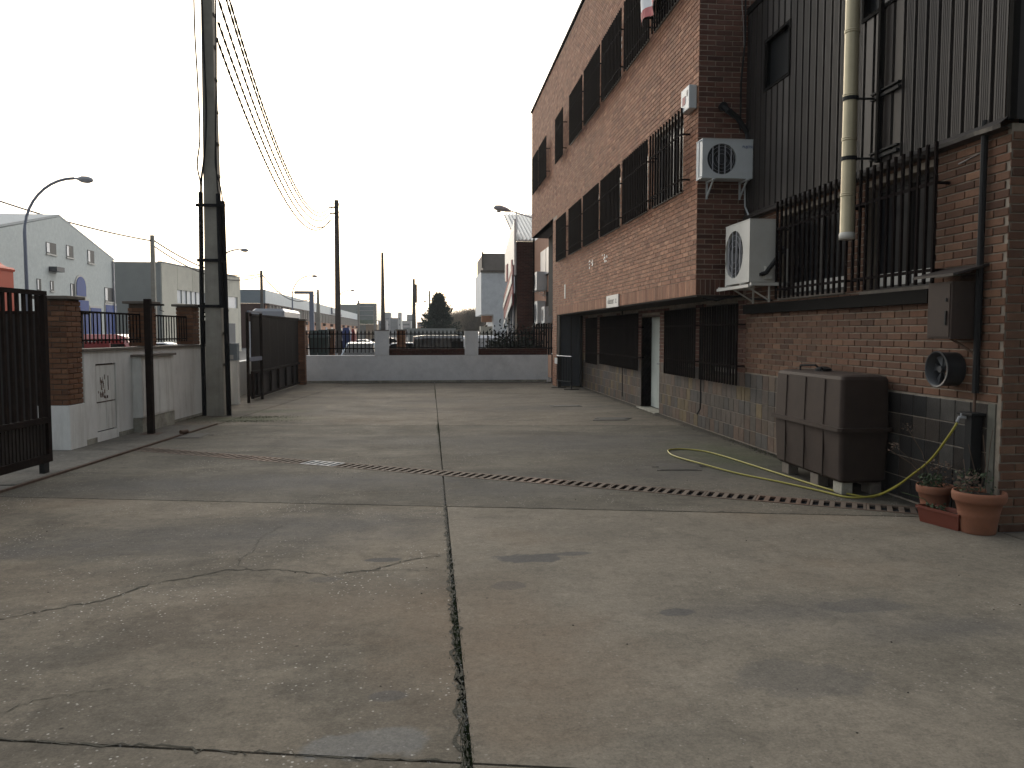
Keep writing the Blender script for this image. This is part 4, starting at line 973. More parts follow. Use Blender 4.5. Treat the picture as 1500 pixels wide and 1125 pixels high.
railing(-4.15, -1.85, 1.0, 1.74, (1.14, 1.62), 'black railing left of the first white pier, with a car behind', 0)
railing(-1.36, 1.16, 1.0, 1.74, (1.16, 1.62), 'black railing between the two white piers', 0)
railing(1.63, 3.95, 1.0, 1.74, (1.16, 1.62), 'black railing right of the second white pier', 0)
gt = thing('dark_side_gate', 'tall dark boarded gate where the far wall meets the brick building', 'gate', (3.9, 27.3, .9))
for k in range(8): MB().box(3.55+k*.085, 3.62+k*.085, 27.35, 27.38, .9, 2.0-.02*(k % 2)).build('board', 'blackpaint', gt)
MB().box(3.54, 4.24, 27.38, 27.41, 1.1, 1.16).box(3.54, 4.24, 27.38, 27.41, 1.8, 1.86).build('rail', 'blackpaint', gt)

# ================================================================ LEFT BOUNDARY
A0 = Vector((-4.98, 12.08, 0)); A1 = Vector((-4.55, 17.1, 0)); DU = (A1-A0).normalized(); DN = Vector((DU.y, -DU.x, 0))   # DN faces the yard
WLf = Wall(A0, DU, DN); LW = (A1-A0).length
lw = thing('left_yard_wall', 'white rendered wall on the left with meter doors and rusty cap', 'wall', tuple(A0))
mb = MB(); WLf.slab(mb, cells(0, LW, 0, 1.38, [(.33, .95, .16, 1.19)]), -.30, 0); mb.build('wall_body', 'white', lw)
mb = MB(); WLf.slab(mb, [(-.04, LW+.02, 1.382, 1.42)], -.33, .03); mb.build('cap', 'stone_cap', lw)
mb = MB(); WLf.slab(mb, [(0, .30, 0, .10), (1.0, 1.55, 0, .09), (2.8, LW, 0, .05)], .0, .012); mb.build('damp_base', 'dirty', lw)
mb = MB(); WLf.slab(mb, [(.33, .95, .16, 1.19)], -.06, -.05); mb.build('niche', 'dark', lw)
for (a, b, c, d) in ((.35, .635, .62, 1.165), (.645, .93, .62, 1.165), (.35, .635, .18, .60), (.645, .93, .18, .60)):
    mb = MB(); WLf.slab(mb, [(a, b, c, d)], -.03, -.012); o = mb.build('meter_door', 'cabinet', lw)
    k = MB()
    if c > .5:
        WLf.slab(k, [(a+.02 if a > .5 else b-.04, a+.04 if a > .5 else b-.02, .66, .70)], -.012, 0); k.build('latch', 'rust', o)
# flaking paint and rust marks
random.seed(11); mb = MB()
for k in range(34):
    u = random.choice((random.gauss(.52, .05), random.gauss(.56, .06))); z = random.gauss(.78, .1)
    if not .38 < u < .9 or not .64 < z < 1.1: continue
    WLf.slab(mb, [(u, u+random.uniform(.008, .03), z, z+random.uniform(.01, .09))], -.012, -.010-.0001*k)
WLf.slab(mb, [(.71, .73, .78, 1.0), (.36, .93, .606, .616), (.36, .92, 1.166, 1.178), (.34, .352, .62, 1.17)], -.012, -.0085); mb.build('rust_marks', 'rust', lw)
# second cabinet, standing proud of the wall
cb = thing('utility_cabinet', 'white steel utility cabinet on a stained plinth behind the brown post', 'cabinet', (-4.65, 14.2, 0))
mb = MB(); WLf.slab(mb, [(1.50, 2.78, .26, 1.26)], .0, .16); mb.build('body', 'cabinet', cb, bevel=.006)
mb = MB(); WLf.slab(mb, [(1.46, 2.82, 1.262, 1.30)], .0, .20); mb.build('lid', 'stone_cap', cb)
mb = MB(); WLf.slab(mb, [(1.50, 2.80, 0, .258)], .0, .15); mb.build('plinth', 'dirty', cb)
mb = MB(); WLf.slab(mb, [(1.53, 2.13, .29, 1.2), (2.14, 2.75, .29, 1.2)], .161, .167); mb.build('door', 'cabinet', cb)
# brick pillars
def pillar(u, label, z0, z1, w=.33, n_off=-.02, base=None, cap=.46):
    t = thing('brick_pillar', label, 'pillar', tuple(WLf.p(u, 0)), 'brick pillars along the left wall')
    O = WLf.p(u, 0, n_off)
    a = .012
    MB().obox(O+DU*a-DN*a+Vector((0, 0, z0)), DU*(w-2*a), -DN*(w-2*a), (0, 0, z1-z0)).build('core', 'mortar_dark', t)
    fs = (Wall(O-DN*0, DU, DN), Wall(O-DN*w, DN, -DU), Wall(O+DU*w, -DN, DU))
    for i, f in enumerate(fs):
        if i == 1: f = Wall(O-DN*w, DN, -DU)
        rr = bricks(0.0, w, z0+.01, z1, off=.04*(i+1), bl=.24)
        ff = Wall(f.o-f.n*.012, f.u, f.n)
        lay(ff, [(q[0], q[1], q[2], q[3]) for q in rr], t, 'brick_pillar', proud=.012, limit=150 if i < 2 else 0)
    MB().obox(O-DU*(cap-w)/2+DN*(cap-w)/2+Vector((0, 0, z1+.002)), DU*cap, -DN*cap, (0, 0, .045)).build('cap', 'stone_cap', t, bevel=.006)
    if base: MB().obox(O-DU*.02+DN*.02, DU*(w+.04), -DN*(w+.04), (0, 0, z0)).build('base', 'white', t)
    return t
pillar(-.44, 'nearest brick pillar on a white base beside the open gate', .64, 2.12, .40, .0, True, .50)
pillar(2.18, 'brick pillar right behind the brown steel post', 1.425, 2.15)
pillar(4.22, 'brick pillar next to the concrete utility pole', 1.425, 2.17)
MB().obox(WLf.p(-.04, 0, -.02), DU*.06, -DN*.25, (0, 0, 1.38)).build('wall_end', 'white', lw)
def side_rail(u0, u1, label, z1=1.98):
    t = thing('fence_panel', label, 'fence', tuple(WLf.p(u0, 1.4, -.15)), 'barred fence panels on the left wall')
    mb = MB(); WLf.slab(mb, [(u0, u1, z1-.03, z1), (u0, u1, 1.53, 1.555)], -.16, -.13); mb.build('rail', 'iron', t)
    n = int((u1-u0)/.115); base = worldloc(t)
    b = MB(); b.obox(-DU*.008-DN*.008, DU*.016, DN*.016, (0, 0, z1-1.5)); me = bpy.data.meshes.new('bar'); me.from_pydata(b.v, [], b.f); me.materials.append(M['iron'])
    for k in range(n+1):
        o = bpy.data.objects.new('bar', me); C.objects.link(o); o.parent = t; o.location = WLf.p(u0+(u1-u0)*k/n, 1.49, -.145)-base
side_rail(.0, 2.16, 'barred fence panel between the nearest pillar and the steel post')
side_rail(2.55, 4.2, 'barred fence panel between the steel post and the concrete pole')
# dark gate panel between pillar three and the pole, open beyond
dg = thing('metal_screen', 'dark metal screen with slats just left of the concrete pole', 'fence', (-4.7, 17.3, 1.4))
for k in range(4): MB().box(-4.78, -4.35, 17.45, 17.47, 1.98+k*.09, 2.02+k*.09).build('slat', 'iron', dg)
MB().box(-4.80, -4.35, 17.5, 17.53, 1.42, 1.92).build('sheet', 'iron', dg)

# brown steel post with arm
ps = thing('steel_post', 'brown square steel post with a short arm in front of the white cabinet', 'post', (-4.5, 13.4, 0))
MB().box(-4.57, -4.47, 13.36, 13.46, .012, 2.2).build('post', 'iron2', ps, bevel=.005)
MB().box(-4.469, -4.27, 13.38, 13.44, 2.09, 2.12).tube([(-4.32, 13.41, 2.09), (-4.33, 13.41, 2.02), (-4.27, 13.41, 2.0)], .006, 5).build('arm', 'iron2', ps)
MB().box(-4.66, -4.36, 13.27, 13.55, .0, .022).build('base_plate', 'rust', ps)

# near sliding gate
gg = thing('sliding_gate', 'big brown barred sliding gate standing open at the left edge', 'gate', (-4.5, 9.8, 0), 'brown yard gates')
gx = lambda y: xl(y)-.145
G0, G1 = Vector((gx(9.86), 9.86, 0)), Vector((gx(4.5), 4.5, 0)); GU = (G1-G0).normalized(); GN = Vector((-GU.y, GU.x, 0))
if GN.x < 0: GN = -GN
WG = Wall(G0, GU, GN); GL = (G1-G0).length
for (a, b, z0, z1, n) in ((0, GL, 2.09, 2.14, 'top_rail'), (0, GL, .60, .67, 'middle_rail'), (0, GL, .14, .23, 'bottom_rail'), (0, .07, .232, 2.088, 'stile')):
    mb = MB(); WG.slab(mb, [(a, b, z0, z1)], -.03, .03); mb.build(n, 'iron2', gg)
bw = MB().obox(Vector((0, 0, 0))-GU*.022-GN*.014, GU*.044, GN*.028, (0, 0, 1.42)); me = bpy.data.meshes.new('bar'); me.from_pydata(bw.v, [], bw.f); me.materials.append(M['iron2'])
base = worldloc(gg); k = 0
while .16+k*.125 < GL:
    o = bpy.data.objects.new('bar', me); C.objects.link(o); o.parent = gg; o.location = WG.p(.16+k*.125, .67)-base; k += 1
k = 0
rb = MB()
while .08+k*.065 < GL: WG.slab(rb, [(.08+k*.065, .08+k*.065+.035, .232, .598)], -.014, .0); k += 1
WG.slab(rb, [(.07, GL, .232, .598)], -.020, -.0145); rb.build('kick_panel', 'iron3', gg)
MB().obox(WG.p(.08, .01, -.03), GU*.10, GN*.06, (0, 0, .13)).build('wheel_housing', 'black', gg)

# rear sliding gate with sheet panels
rg = thing('sliding_gate', 'brown sheet metal sliding gate closed at the far left of the yard', 'gate', (-4.3, 20, 0), 'brown yard gates')
H0, H1 = Vector((-4.33, 20.0, 0)), Vector((-4.16, 25.9, 0)); HU = (H1-H0).normalized(); HN = Vector((HU.y, -HU.x, 0)); WH = Wall(H0, HU, HN); HL = (H1-H0).length
n = 6
for k in range(n):
    a, b = HL*k/n, HL*(k+1)/n-.01; mb = MB(); WH.slab(mb, [(a, b, .72, 2.06)], -.02, .0)
    for q in range(9): WH.slab(mb, [(a+.05+q*.105, a+.075+q*.105, .73, 2.05)], .0, .010)
    mb.build('sheet_panel', 'iron3', rg)
    mb = MB(); WH.slab(mb, [(a, b, .10, .66)], -.06, -.04); mb.build('lower_panel', 'iron3', rg)
for (z0, z1) in ((2.062, 2.12), (.66, .718), (.04, .10)):
    mb = MB(); WH.slab(mb, [(0, HL, z0, z1)], -.04, .03); mb.build('rail', 'iron2', rg)
for u in (0.02, .45, .98, 1.96, 2.9, 3.9, 4.9, 5.6):
    mb = MB(); WH.slab(mb, [(u, u+.05, .101, .658)], -.03, .028); mb.build('stile', 'iron2', rg)
gp = thing('gate_guide_posts', 'pair of slim steel gate guide posts joined by a top bar before the far gate', 'post', (-4.2, 19.6, 0))
for (x, y) in ((-4.27, 19.3), (-4.18, 20.4)): MB().box(x-.03, x+.03, y-.03, y+.03, 0, 2.14).build('post', 'iron2', gp)
MB().obox((-4.27, 19.3, 2.142), (.09, 1.1, 0), (.04, 0, 0), (0, 0, .04)).build('crossbar', 'lamp_metal', gp); MB().obox((-4.27, 19.3, .98), (.09, 1.1, 0), (.02, 0, 0), (0, 0, .10)).build('crossbar', 'lamp_metal', gp)
# intercom / letter box post
ib = thing('gate_motor_box', 'white gate control post with a blue and grey box on top', 'control box', (-4.5, 19.3, 0))
MB().box(-4.60, -4.42, 18.9, 19.1, 0, 1.02).build('pedestal', 'white', ib); MB().box(-4.60, -4.42, 18.88, 19.12, 1.022, 1.42).build('housing', 'blue_dark', ib) if 'blue_dark' in M else MB().box(-4.60, -4.42, 18.88, 19.12, 1.022, 1.42).build('housing', 'sheet_blue', ib)
MB().box(-4.58, -4.50, 18.87, 18.879, 1.05, 1.15).build('label_plate', 'signwhite', ib)
# pillars of the far gate
def simple_pillar(x0, x1, y0, y1, zb, zt, label, group, basem=None):
    t = thing('brick_pillar', label, 'pillar', (x0, y0, 0), group)
    MB().box(x0+.006, x1-.006, y0+.006, y1-.006, zb, zt).build('core', 'mortar_dark', t)
    lay(Wall((0, y0+.004, 0), (1, 0, 0), (0, -1, 0)), bricks(x0, x1, zb+.005, zt), t, 'brick_pillar', limit=0)
    lay(Wall((x1-.004, 0, 0), (0, 1, 0), (1, 0, 0)), bricks(y0, y1, zb+.005, zt), t, 'brick_pillar', limit=0)
    MB().box(x0-.04, x1+.04, y0-.04, y1+.04, zt+.002, zt+.05).build('cap', 'stone_cap', t)
    if basem: MB().box(x0, x1, y0, y1, 0, zb-.002).build('base', basem, t)
simple_pillar(-4.98, -4.62, 18.5, 18.85, 1.02, 2.14, 'brick pillar on a white base just right of the concrete pole', 'brick pillars at the far gate', 'white')
simple_pillar(-4.26, -3.98, 26.0, 26.3, 0, 2.05, 'slim brick pillar where the far gate meets the far wall', 'brick pillars at the far gate')
lb = MB().box(-5.2, -4.98, 17.2, 26.9, 0, .9).build('left_rear_wall', 'white'); tag(lb, 'low white wall behind the far gate track', 'wall')

# ================================================================ POLES AND WIRES
def pole_thing(x, y, h, w0, w1, m, label, group, extra=None):
    t = thing('utility_pole', label, 'utility pole', (x, y, 0), group)
    mb = MB(); mb.v = [(x-w0/2, y-w0/2, -.16), (x+w0/2, y-w0/2, -.16), (x+w0/2, y+w0/2, -.16), (x-w0/2, y+w0/2, -.16), (x-w1/2, y-w1/2, h), (x+w1/2, y-w1/2, h), (x+w1/2, y+w1/2, h), (x-w1/2, y+w1/2, h)]
    mb.f = [(0, 3, 2, 1), (4, 5, 6, 7), (0, 1, 5, 4), (1, 2, 6, 5), (2, 3, 7, 6), (3, 0, 4, 7)]
    mb.build('shaft', m, t, bevel=.012); return t
PG = 'utility poles along the street'
mp_ = pole_thing(-4.27, 16.5, 9.4, .34, .19, 'pole', 'thick concrete utility pole with black cable ducts at the yard edge', PG)
px = lambda z: -4.27
hw = lambda z: .5*(.34+(.19-.34)*z/9.4)
# recessed panels on the yard side (H-section look) and rungs
for z in [1.0+k*.62 for k in range(12)]:
    MB().box(px(z)+hw(z)+.001, px(z)+hw(z)+.028, 16.42, 16.55, z, z+.05).build('step_lug', 'stone_cap', mp_)
MB().tube([(-4.50, 16.42, 0), (-4.50, 16.42, 2.2), (-4.47, 16.42, 4.42)], .045, 8).build('cable_duct', 'blackpaint', mp_)
MB().tube([(-4.02, 16.40, 0), (-4.04, 16.42, 2.2), (-4.06, 16.42, 4.25)], .05, 8).build('cable_duct', 'blackpaint', mp_)
MB().tube([(-4.10, 16.33, 2.2), (-4.12, 16.34, 4.38)], .042, 8).build('cable_duct', 'blackpaint', mp_)
for z in (2.15, 3.05, 4.12):
    MB().box(-4.54, -3.98, 16.30, 16.32, z, z+.06).build('clamp_band', 'blackpaint', mp_)
def cable(mb, P, r=.012): mb.tube(smooth_path(P, 6), r, 5)
mb = MB()
cable(mb, [(-4.47, 16.42, 4.4), (-4.45, 16.35, 4.6), (-4.50, 16.35, 4.95), (-4.44, 16.36, 5.5), (-4.46, 16.36, 6.6), (-4.49, 16.36, 7.6), (-4.48, 16.36, 9.0)], .016)
cable(mb, [(-4.46, 16.42, 4.4), (-4.42, 16.34, 4.7), (-4.36, 16.33, 5.1), (-4.30, 16.32, 6.0), (-4.33, 16.34, 7.4), (-4.35, 16.35, 9.2)], .022)
cable(mb, [(-4.10, 16.34, 4.3), (-4.13, 16.33, 4.7), (-4.13, 16.33, 5.6), (-4.10, 16.33, 6.5), (-4.08, 16.33, 7.6), (-4.09, 16.36, 9.0)], .016)
cable(mb, [(-4.05, 16.42, 4.25), (-4.07, 16.36, 4.5), (-4.15, 16.33, 4.9), (-4.14, 16.33, 5.4)], .013)
mb.build('black_cable', 'black', mp_)
pole2 = pole_thing(-4.72, 42, 8.45, .30, .20, 'wood', 'tall dark pole beyond the far wall where the five cables end', PG)
MB().box(-5.0, -4.5, 40.95, 41.05, 7.9, 7.96).box(-4.95, -4.55, 40.95, 41.05, 7.6, 7.66).tube([(-4.73, 41, 8.1), (-4.5, 41, 8.15), (-4.45, 41, 7.9)], .02, 5).build('insulator_arm', 'black', pole2)
for (x, y, h, w0, w1, m, lab) in ((-19.6, 59.5, 8.6, .34, .24, 'pole', 'grey concrete pole in front of the beige concrete building'), (-3.95, 68.5, 8.45, .42, .20, 'wood', 'second pole behind the far wall, right of the tall dark one'),
                             (-2.05, 105, 8.7, .60, .30, 'wood', 'far leaning-looking thick pole left of the conifer'), (-18.5, 91, 8.55, .34, .26, 'wood', 'pole before the blue-grey metal building'),
                             (-17.7, 130, 8.6, .9, .30, 'pole', 'far pole tapering in front of the orange brick building'), (-.03, 125, 8.2, .36, .26, 'pole', 'thin pole standing before the conifer'),
                             (-13.1, 150, 7.7, .35, .3, 'pole', 'thin far pole before the green-banded building'), (-10.2, 150, 7.0, .4, .35, 'pole', 'thin far pole right of the green-banded building')):
    q = pole_thing(x, y, h, w0, w1, m, lab, PG)
    if y == 105: MB().box(x+.1, x+.42, y-.2, y+.1, 5.6, 8.0).build('transformer', 'wood', q)
def hang(a, b, sag, r, n=40, twist=0, ph=0):
    P = []; a, b = Vector(a), Vector(b)
    for i in range(n+1):
        t = i/n; p = a.lerp(b, t); p.z -= 4*sag*t*(1-t)
        if twist: an = t*twist+ph; p.x += .013*math.cos(an); p.z += .013*math.sin(an)
        P.append(p)
    return MB().tube(P, r, 5)
cabs = [((-4.12, 16.6, 9.1), (-4.95, 41, 7.95), 1.95), ((-4.09, 16.6, 8.75), (-4.85, 41, 7.9), 2.0), ((-4.12, 16.6, 8.3), (-4.95, 41, 7.6), 1.8), ((-4.10, 16.6, 7.75), (-4.85, 41, 7.35), 1.75), ((-4.14, 16.6, 7.45), (-4.95, 41, 7.3), 1.75)]
for i, (a, b, s) in enumerate(cabs):
    t = thing('twisted_cable', ('topmost', 'second from the top', 'middle', 'second from the bottom', 'lowest')[i]+' of the five twisted cables sagging from the concrete pole', 'cable', a, 'five twisted cables')
    for ph in (0, 3.14): 
        m_ = hang(a, b, s, .0165, 260, 2*math.pi*(34+i*3), ph); m_.build('strand', 'black', t, smooth=True)
def wire(a, b, sag, label, r=.02): tag(hang(a, b, sag, r).build('overhead_wire', 'wood'), label, 'wire')
wire((-30, 40, 12.0), (-19.6, 59.5, 8.2), .8, 'wire coming from the left edge to the grey concrete pole', .05)
wire((-19.6, 59.5, 8.3), (-18.5, 91, 8.2), 1.1, 'upper wire between the two poles on the left', .055)
wire((-19.6, 59.5, 7.9), (-18.5, 91, 8.0), 1.3, 'lower wire between the two poles on the left', .05)
wire((-18.5, 91, 8.2), (-17.7, 130, 8.2), 2.2, 'wire sagging before the blue-grey building', .06)
wire((-4.6, 41, 8.1), (-4.1, 68, 8.1), 2.3, 'thin faint wire from the tall dark pole to the next', .010)
wire((-4.6, 41, 7.9), (-4.1, 68, 7.9), 2.6, 'lower thin faint wire from the tall dark pole', .010)

# street lamps
def lamp(x, y, h, label, s=1, reach=2.9):
    t = thing('street_lamp', label, 'street lamp', (x, y, -.16), 'curved-arm street lamps on the left side')
    P = [(x, y, -.16), (x, y, h*.70)]+[(x+s*reach*.80*(1-math.cos(a))*1.0, y, h*.70+h*.285*math.sin(a)) for a in [R(q) for q in range(8, 91, 9)]]
    rs = [.095, .08]+[.065]*(len(P)-2); MB().tube(P, rs, 8).build('post', 'lamp_metal', t, smooth=True)
    ex, ez = P[-1][0], P[-1][2]
    mb = MB(); pr = [(0, .04), (.15, .06), (.35, .16), (.6, .17), (.8, .10), (.85, .02)]
    mb.tube([(ex+s*p, y, ez-.02*i) for i, (p, r) in enumerate(pr)], [r for p, r in pr], 10); mb.build('lamp_head', 'lamp_head', t, smooth=True)
lamp(-18.75, 39.6, 9.0, 'nearest street lamp, in front of the grey gabled building')
lamp(-18.8, 72, 9.05, 'second street lamp, rising behind the concrete pole')
lamp(-17.2, 103, 9.0, 'third street lamp, over the blue-grey metal building')
lamp(-15.7, 137, 9.0, 'fourth street lamp, left of the tall dark pole')
lamp(-3.9, 190, 9.3, 'far street lamp near the middle of the skyline')
wl = thing('wall_lamp', 'street lamp on a long thin arm reaching left from the brick facade', 'street lamp', (4.6, 33, 6))
MB().tube([(4.95, 33, 6.15), (4.2, 33, 6.42), (3.3, 33, 6.68)], .025, 6).tube([(4.3, 33, 6.4), (4.3, 33, 6.2), (4.9, 33, 6.0)], .015, 5).build('arm', 'lamp_head', wl)
MB().tube([(3.35, 33, 6.66), (3.15, 33, 6.72), (2.9, 33, 6.78), (2.7, 33, 6.80), (2.62, 33, 6.78)], [.04, .10, .13, .10, .02], 10).build('lamp_head', 'lamp_head', wl, smooth=True)
MB().lathe((2.85, 33, 6.66), [(0, -.07), (.07, -.05), (.1, 0), (.08, .05)], 10).build('lamp_glass', 'frame', wl, smooth=True)
an = tag(MB().tube([(4.2, 38.5, 6.5), (4.2, 38.5, 8.2)], .025, 5).build('antenna_mast', 'lamp_head'), 'thin antenna mast above the white fascia on the right', 'antenna')
gy = thing('height_gantry', 'grey-blue inverted L gantry post on the street beyond the far gate', 'gantry', (-7.2, 48, 0))
MB().box(-7.05, -6.8, 48, 48.2, -.16, 3.95).box(-7.9, -6.8, 48, 48.2, 3.95, 4.12).build('post', 'lamp_metal', gy)
MB().tube([(-7.9, 48.1, 4.05), (-9.0, 48.1, 4.08)], .02, 5).build('arm_tip', 'lamp_metal', gy)

# ================================================================ STREET BUILDINGS
def wallx(mb, x, y0, y1, z0, z1, th, holes=()):     # wall facing +x
    for (a, b, c, d) in cells(y0, y1, z0, z1, holes): mb.box(x-th, x, a, b, c, d)
    return mb
# A: grey gabled hall
A = thing('gabled_warehouse', 'grey block warehouse with a gabled front and blue doors on the left', 'building', (-20, 43, 0))
PXY = lambda px_, X: X*0+abs(X)*1167/(630-px_)
YAW = R(5.87)
def TX(p): return math.tan(math.atan((p-750)/1169.)+YAW)
def fw_(p): return math.cos(YAW)+TX(p)*math.sin(YAW)
def yx(px_): return 20/abs(TX(px_))
def yw(px_): return yx(px_)*fw_(px_)
hA = [(yx(72), yx(86), 1.65+115*yw(79)/1167, 1.65+131*yw(79)/1167), (yx(101), yx(111), 1.65+110*yw(106)/1167, 1.65+127*yw(106)/1167), (yx(132), yx(141), 1.65+102*yw(136)/1167, 1.65+120*yw(136)/1167),
      (yx(56.5), yx(62.5), 1.65+62*yw(60)/1167, 1.65+79*yw(60)/1167), (yx(76), yx(81), 1.65+62*yw(78)/1167, 1.65+76*yw(78)/1167), (yx(105.5), yx(111), 1.65+52*yw(108)/1167, 1.65+72*yw(108)/1167), (yx(155), yx(167), 1.65+46*yw(161)/1167, 1.65+66*yw(161)/1167)]
YA0, YA1, YP = 38.8, 53.3, 46.05
hz_ = 5.9
mb = MB(); wallx(mb, -20, YA0, YA1, -.16, 6.3, .3, [h for h in hA if h[3] < 6.3])
# upper triangle with the three square windows cut as boxes
top3 = [h for h in hA if h[3] >= 6.3]
mb.build('wall', 'blk', A)
g2 = MB(); g2.prism([(-20, YA0, 6.3), (-20, YA1, 6.3), (-20, YP, 7.95)], (-.3, 0, 0)); g2.box(-34, -20.3, YA0, YA0+.3, -.16, 6.3).build('gable', 'blk', A)
MB().obox((-20.0, YA0-.3, 6.28), (0, YP-YA0+.3, 1.69), (-14, 0, 0), (0, 0, .12)).obox((-20.0, YP, 7.96), (0, YA1-YP+.2, -1.70), (-14, 0, 0), (0, 0, .12)).build('roof', 'roof_grey', A)
mb = MB()
for k in range(5): mb.box(-20.6, -20.0, YA0+.5+k*.8-3.5, YA0+.9+k*.8-3.5, 6.0, 6.45)
for h in hA:
    o = MB().box(-20.08 if h[3] < 6.3 else -19.99, -19.98 if h[3] < 6.3 else -19.97, h[0], h[1], h[2], h[3]).build('window', 'fan', A)
    if h[2] > 2.0 and h[1]-h[0] > .35: MB().box(-19.97, -19.95, h[0], h[0]+(h[1]-h[0])*.28, h[2]+.05, h[3]-.05).build('pane', 'carwhite', o)
    MB().box(-20.0, -19.93, h[0]-.05, h[1]+.05, h[2]-.09, h[2]-.01).build('sill', 'frame', o)
def arch(y0, y1, z0, z1, x=-19.97, n=10):
    c = (y0+y1)/2; r = (y1-y0)/2
    return [(x, y0, z0), (x, y1, z0)]+[(x, c+r*math.cos(R(180*k/n)), z1-r*.9+r*.9*math.sin(R(180*k/n))) for k in range(n+1)]
MB().prism(arch(yx(111.5), yx(128), 1.65+52*yw(120)/1167, 1.65+85*yw(120)/1167, -19.98), (.02, 0, 0)).build('arch_surround', 'frame', A)
MB().prism(arch(yx(113), yx(126.5), 1.65+54*yw(120)/1167, 1.65+82*yw(120)/1167, -19.955), (.03, 0, 0)).build('arch_window', 'blue', A)
for (a, b, z1) in ((111, 130, 47), (133, 148, 36), (155, 170, 40)):
    o = MB().box(-19.99, -19.96, yx(a)-.1, yx(b)+.1, -.16, 1.65+z1*yw(b)/1167+.12).build('door_surround', 'frame', A)
    MB().box(-19.958, -19.93, yx(a), yx(b), -.16, 1.65+z1*yw(b)/1167).build('door', 'blue', A)
MB().box(-19.99, -19.9, YA0, YA1, -.16, 1.2).build('brick_plinth', 'orange_brick', A)
MB().obox((-19.99, yx(75), 1.65+90*yw(75)/1167), (.4, 0, 0), (0, .9, 0), (0, 0, .25)).build('wall_light', 'door_grey', A)
for y in (YA0+.15, YA1-.15): MB().box(-19.98, -19.88, y-.05, y+.05, -.16, 6.2).build('downpipe', 'lamp_head', A)
Al = thing('side_hall', 'stained grey side hall with pale roof left of the gabled front', 'building', (-21, 28, 0))
mb = MB(); mb.box(-40, -20.3, 24, 35.95, -.16, 5.6); mb.build('wall', 'blk', Al)
mb = MB(); mb.obox((-20.1, 24, 5.6), (0, 11.9, 0), (-16, 0, 3.2), (0, 0, .12)); mb.build('roof', 'roof_grey', Al)
for k in range(4): MB().box(-20.28, -20.1, 33.2+k*.75, 33.7+k*.75, 5.3, 5.6).build('gutter_bracket', 'panel_grey', Al)
# orange kiosk building
K = thing('orange_building', 'bright orange building with a scrolled cornice at the left edge', 'building', (-14.5, 27.5, 0))
def kx(p, Y=28.2): return TX(p)*Y
MB().box(kx(-60), kx(23), 27, 28.2, -.16, 3.70).build('wall', 'orange', K)
pr = [(-60, 383), (-14, 383), (2, 384), (8, 389), (14, 392), (22, 393), (25, 396), (24, 399), (-60, 399)]
MB().prism([(kx(p), 26.85, 1.65+(488-q)*28.2*fw_(20)/1167) for p, q in pr], (0, 1.4, 0)).build('cornice', 'orange', K)
MB().box(kx(-60), kx(8), 26.97, 26.995, 1.3, 2.8).build('window', 'stone', K)
MB().box(kx(24), kx(60), 28.5, 29, -.16, 2.2).build('side_wall', 'panel', K)
# B: beige concrete block building
B = thing('concrete_warehouse', 'beige precast concrete warehouse with a strip of windows', 'building', (-21.8, 65, 0))
Bc = Vector((-20.8, 65, 0)); Be = Vector((-18.9, 82.7, 0)); BU = (Be-Bc).normalized(); BN = Vector((BU.y, -BU.x, 0)); WB = Wall(Bc, BU, BN); BL = (Be-Bc).length
for k in range(6):
    mb = MB(); WB.slab(mb, cells(BL*k/6+.02, BL*(k+1)/6-.02, -.16, 7.15, [(2.8, BL*.62, 4.1, 5.2), (BL*.75, BL-.8, 4.1, 5.2)]), -.2, 0); mb.build('wall_panel', 'panel', B)
mb = MB(); WB.slab(mb, [(2.8, BL*.62, 4.1, 5.2), (BL*.75, BL-.8, 4.1, 5.2)], -.18, -.12); mb.build('window_strip', 'carwhite', B)
mb = MB()
for k in range(9): WB.slab(mb, [(2.8+k*1.0, 2.88+k*1.0, 4.1, 5.2)], -.12, -.05)
mb.build('mullion', 'panel_grey', B)
for k in range(3): MB().box(-39.1+k*6.1, -39.1+k*6.1+6.06, 64.9, 65.1, -.16, 7.17).build('wall_panel', 'panel_grey', B)  # end face turned from the light: its shade is put into the panel colour
MB().box(-40, -20.9, 65.1, 82, -.16, 7.1).build('body', 'panel_grey', B)
mb = MB(); WB.slab(mb, [(0, BL, 7.152, 7.25)], -.3, .03); mb.build('parapet', 'panel_grey', B)
mb = MB(); WB.slab(mb, [(BL*.70, BL*.9, -.16, 2.6)], .0, .05); mb.build('shutter', 'door_grey', B)
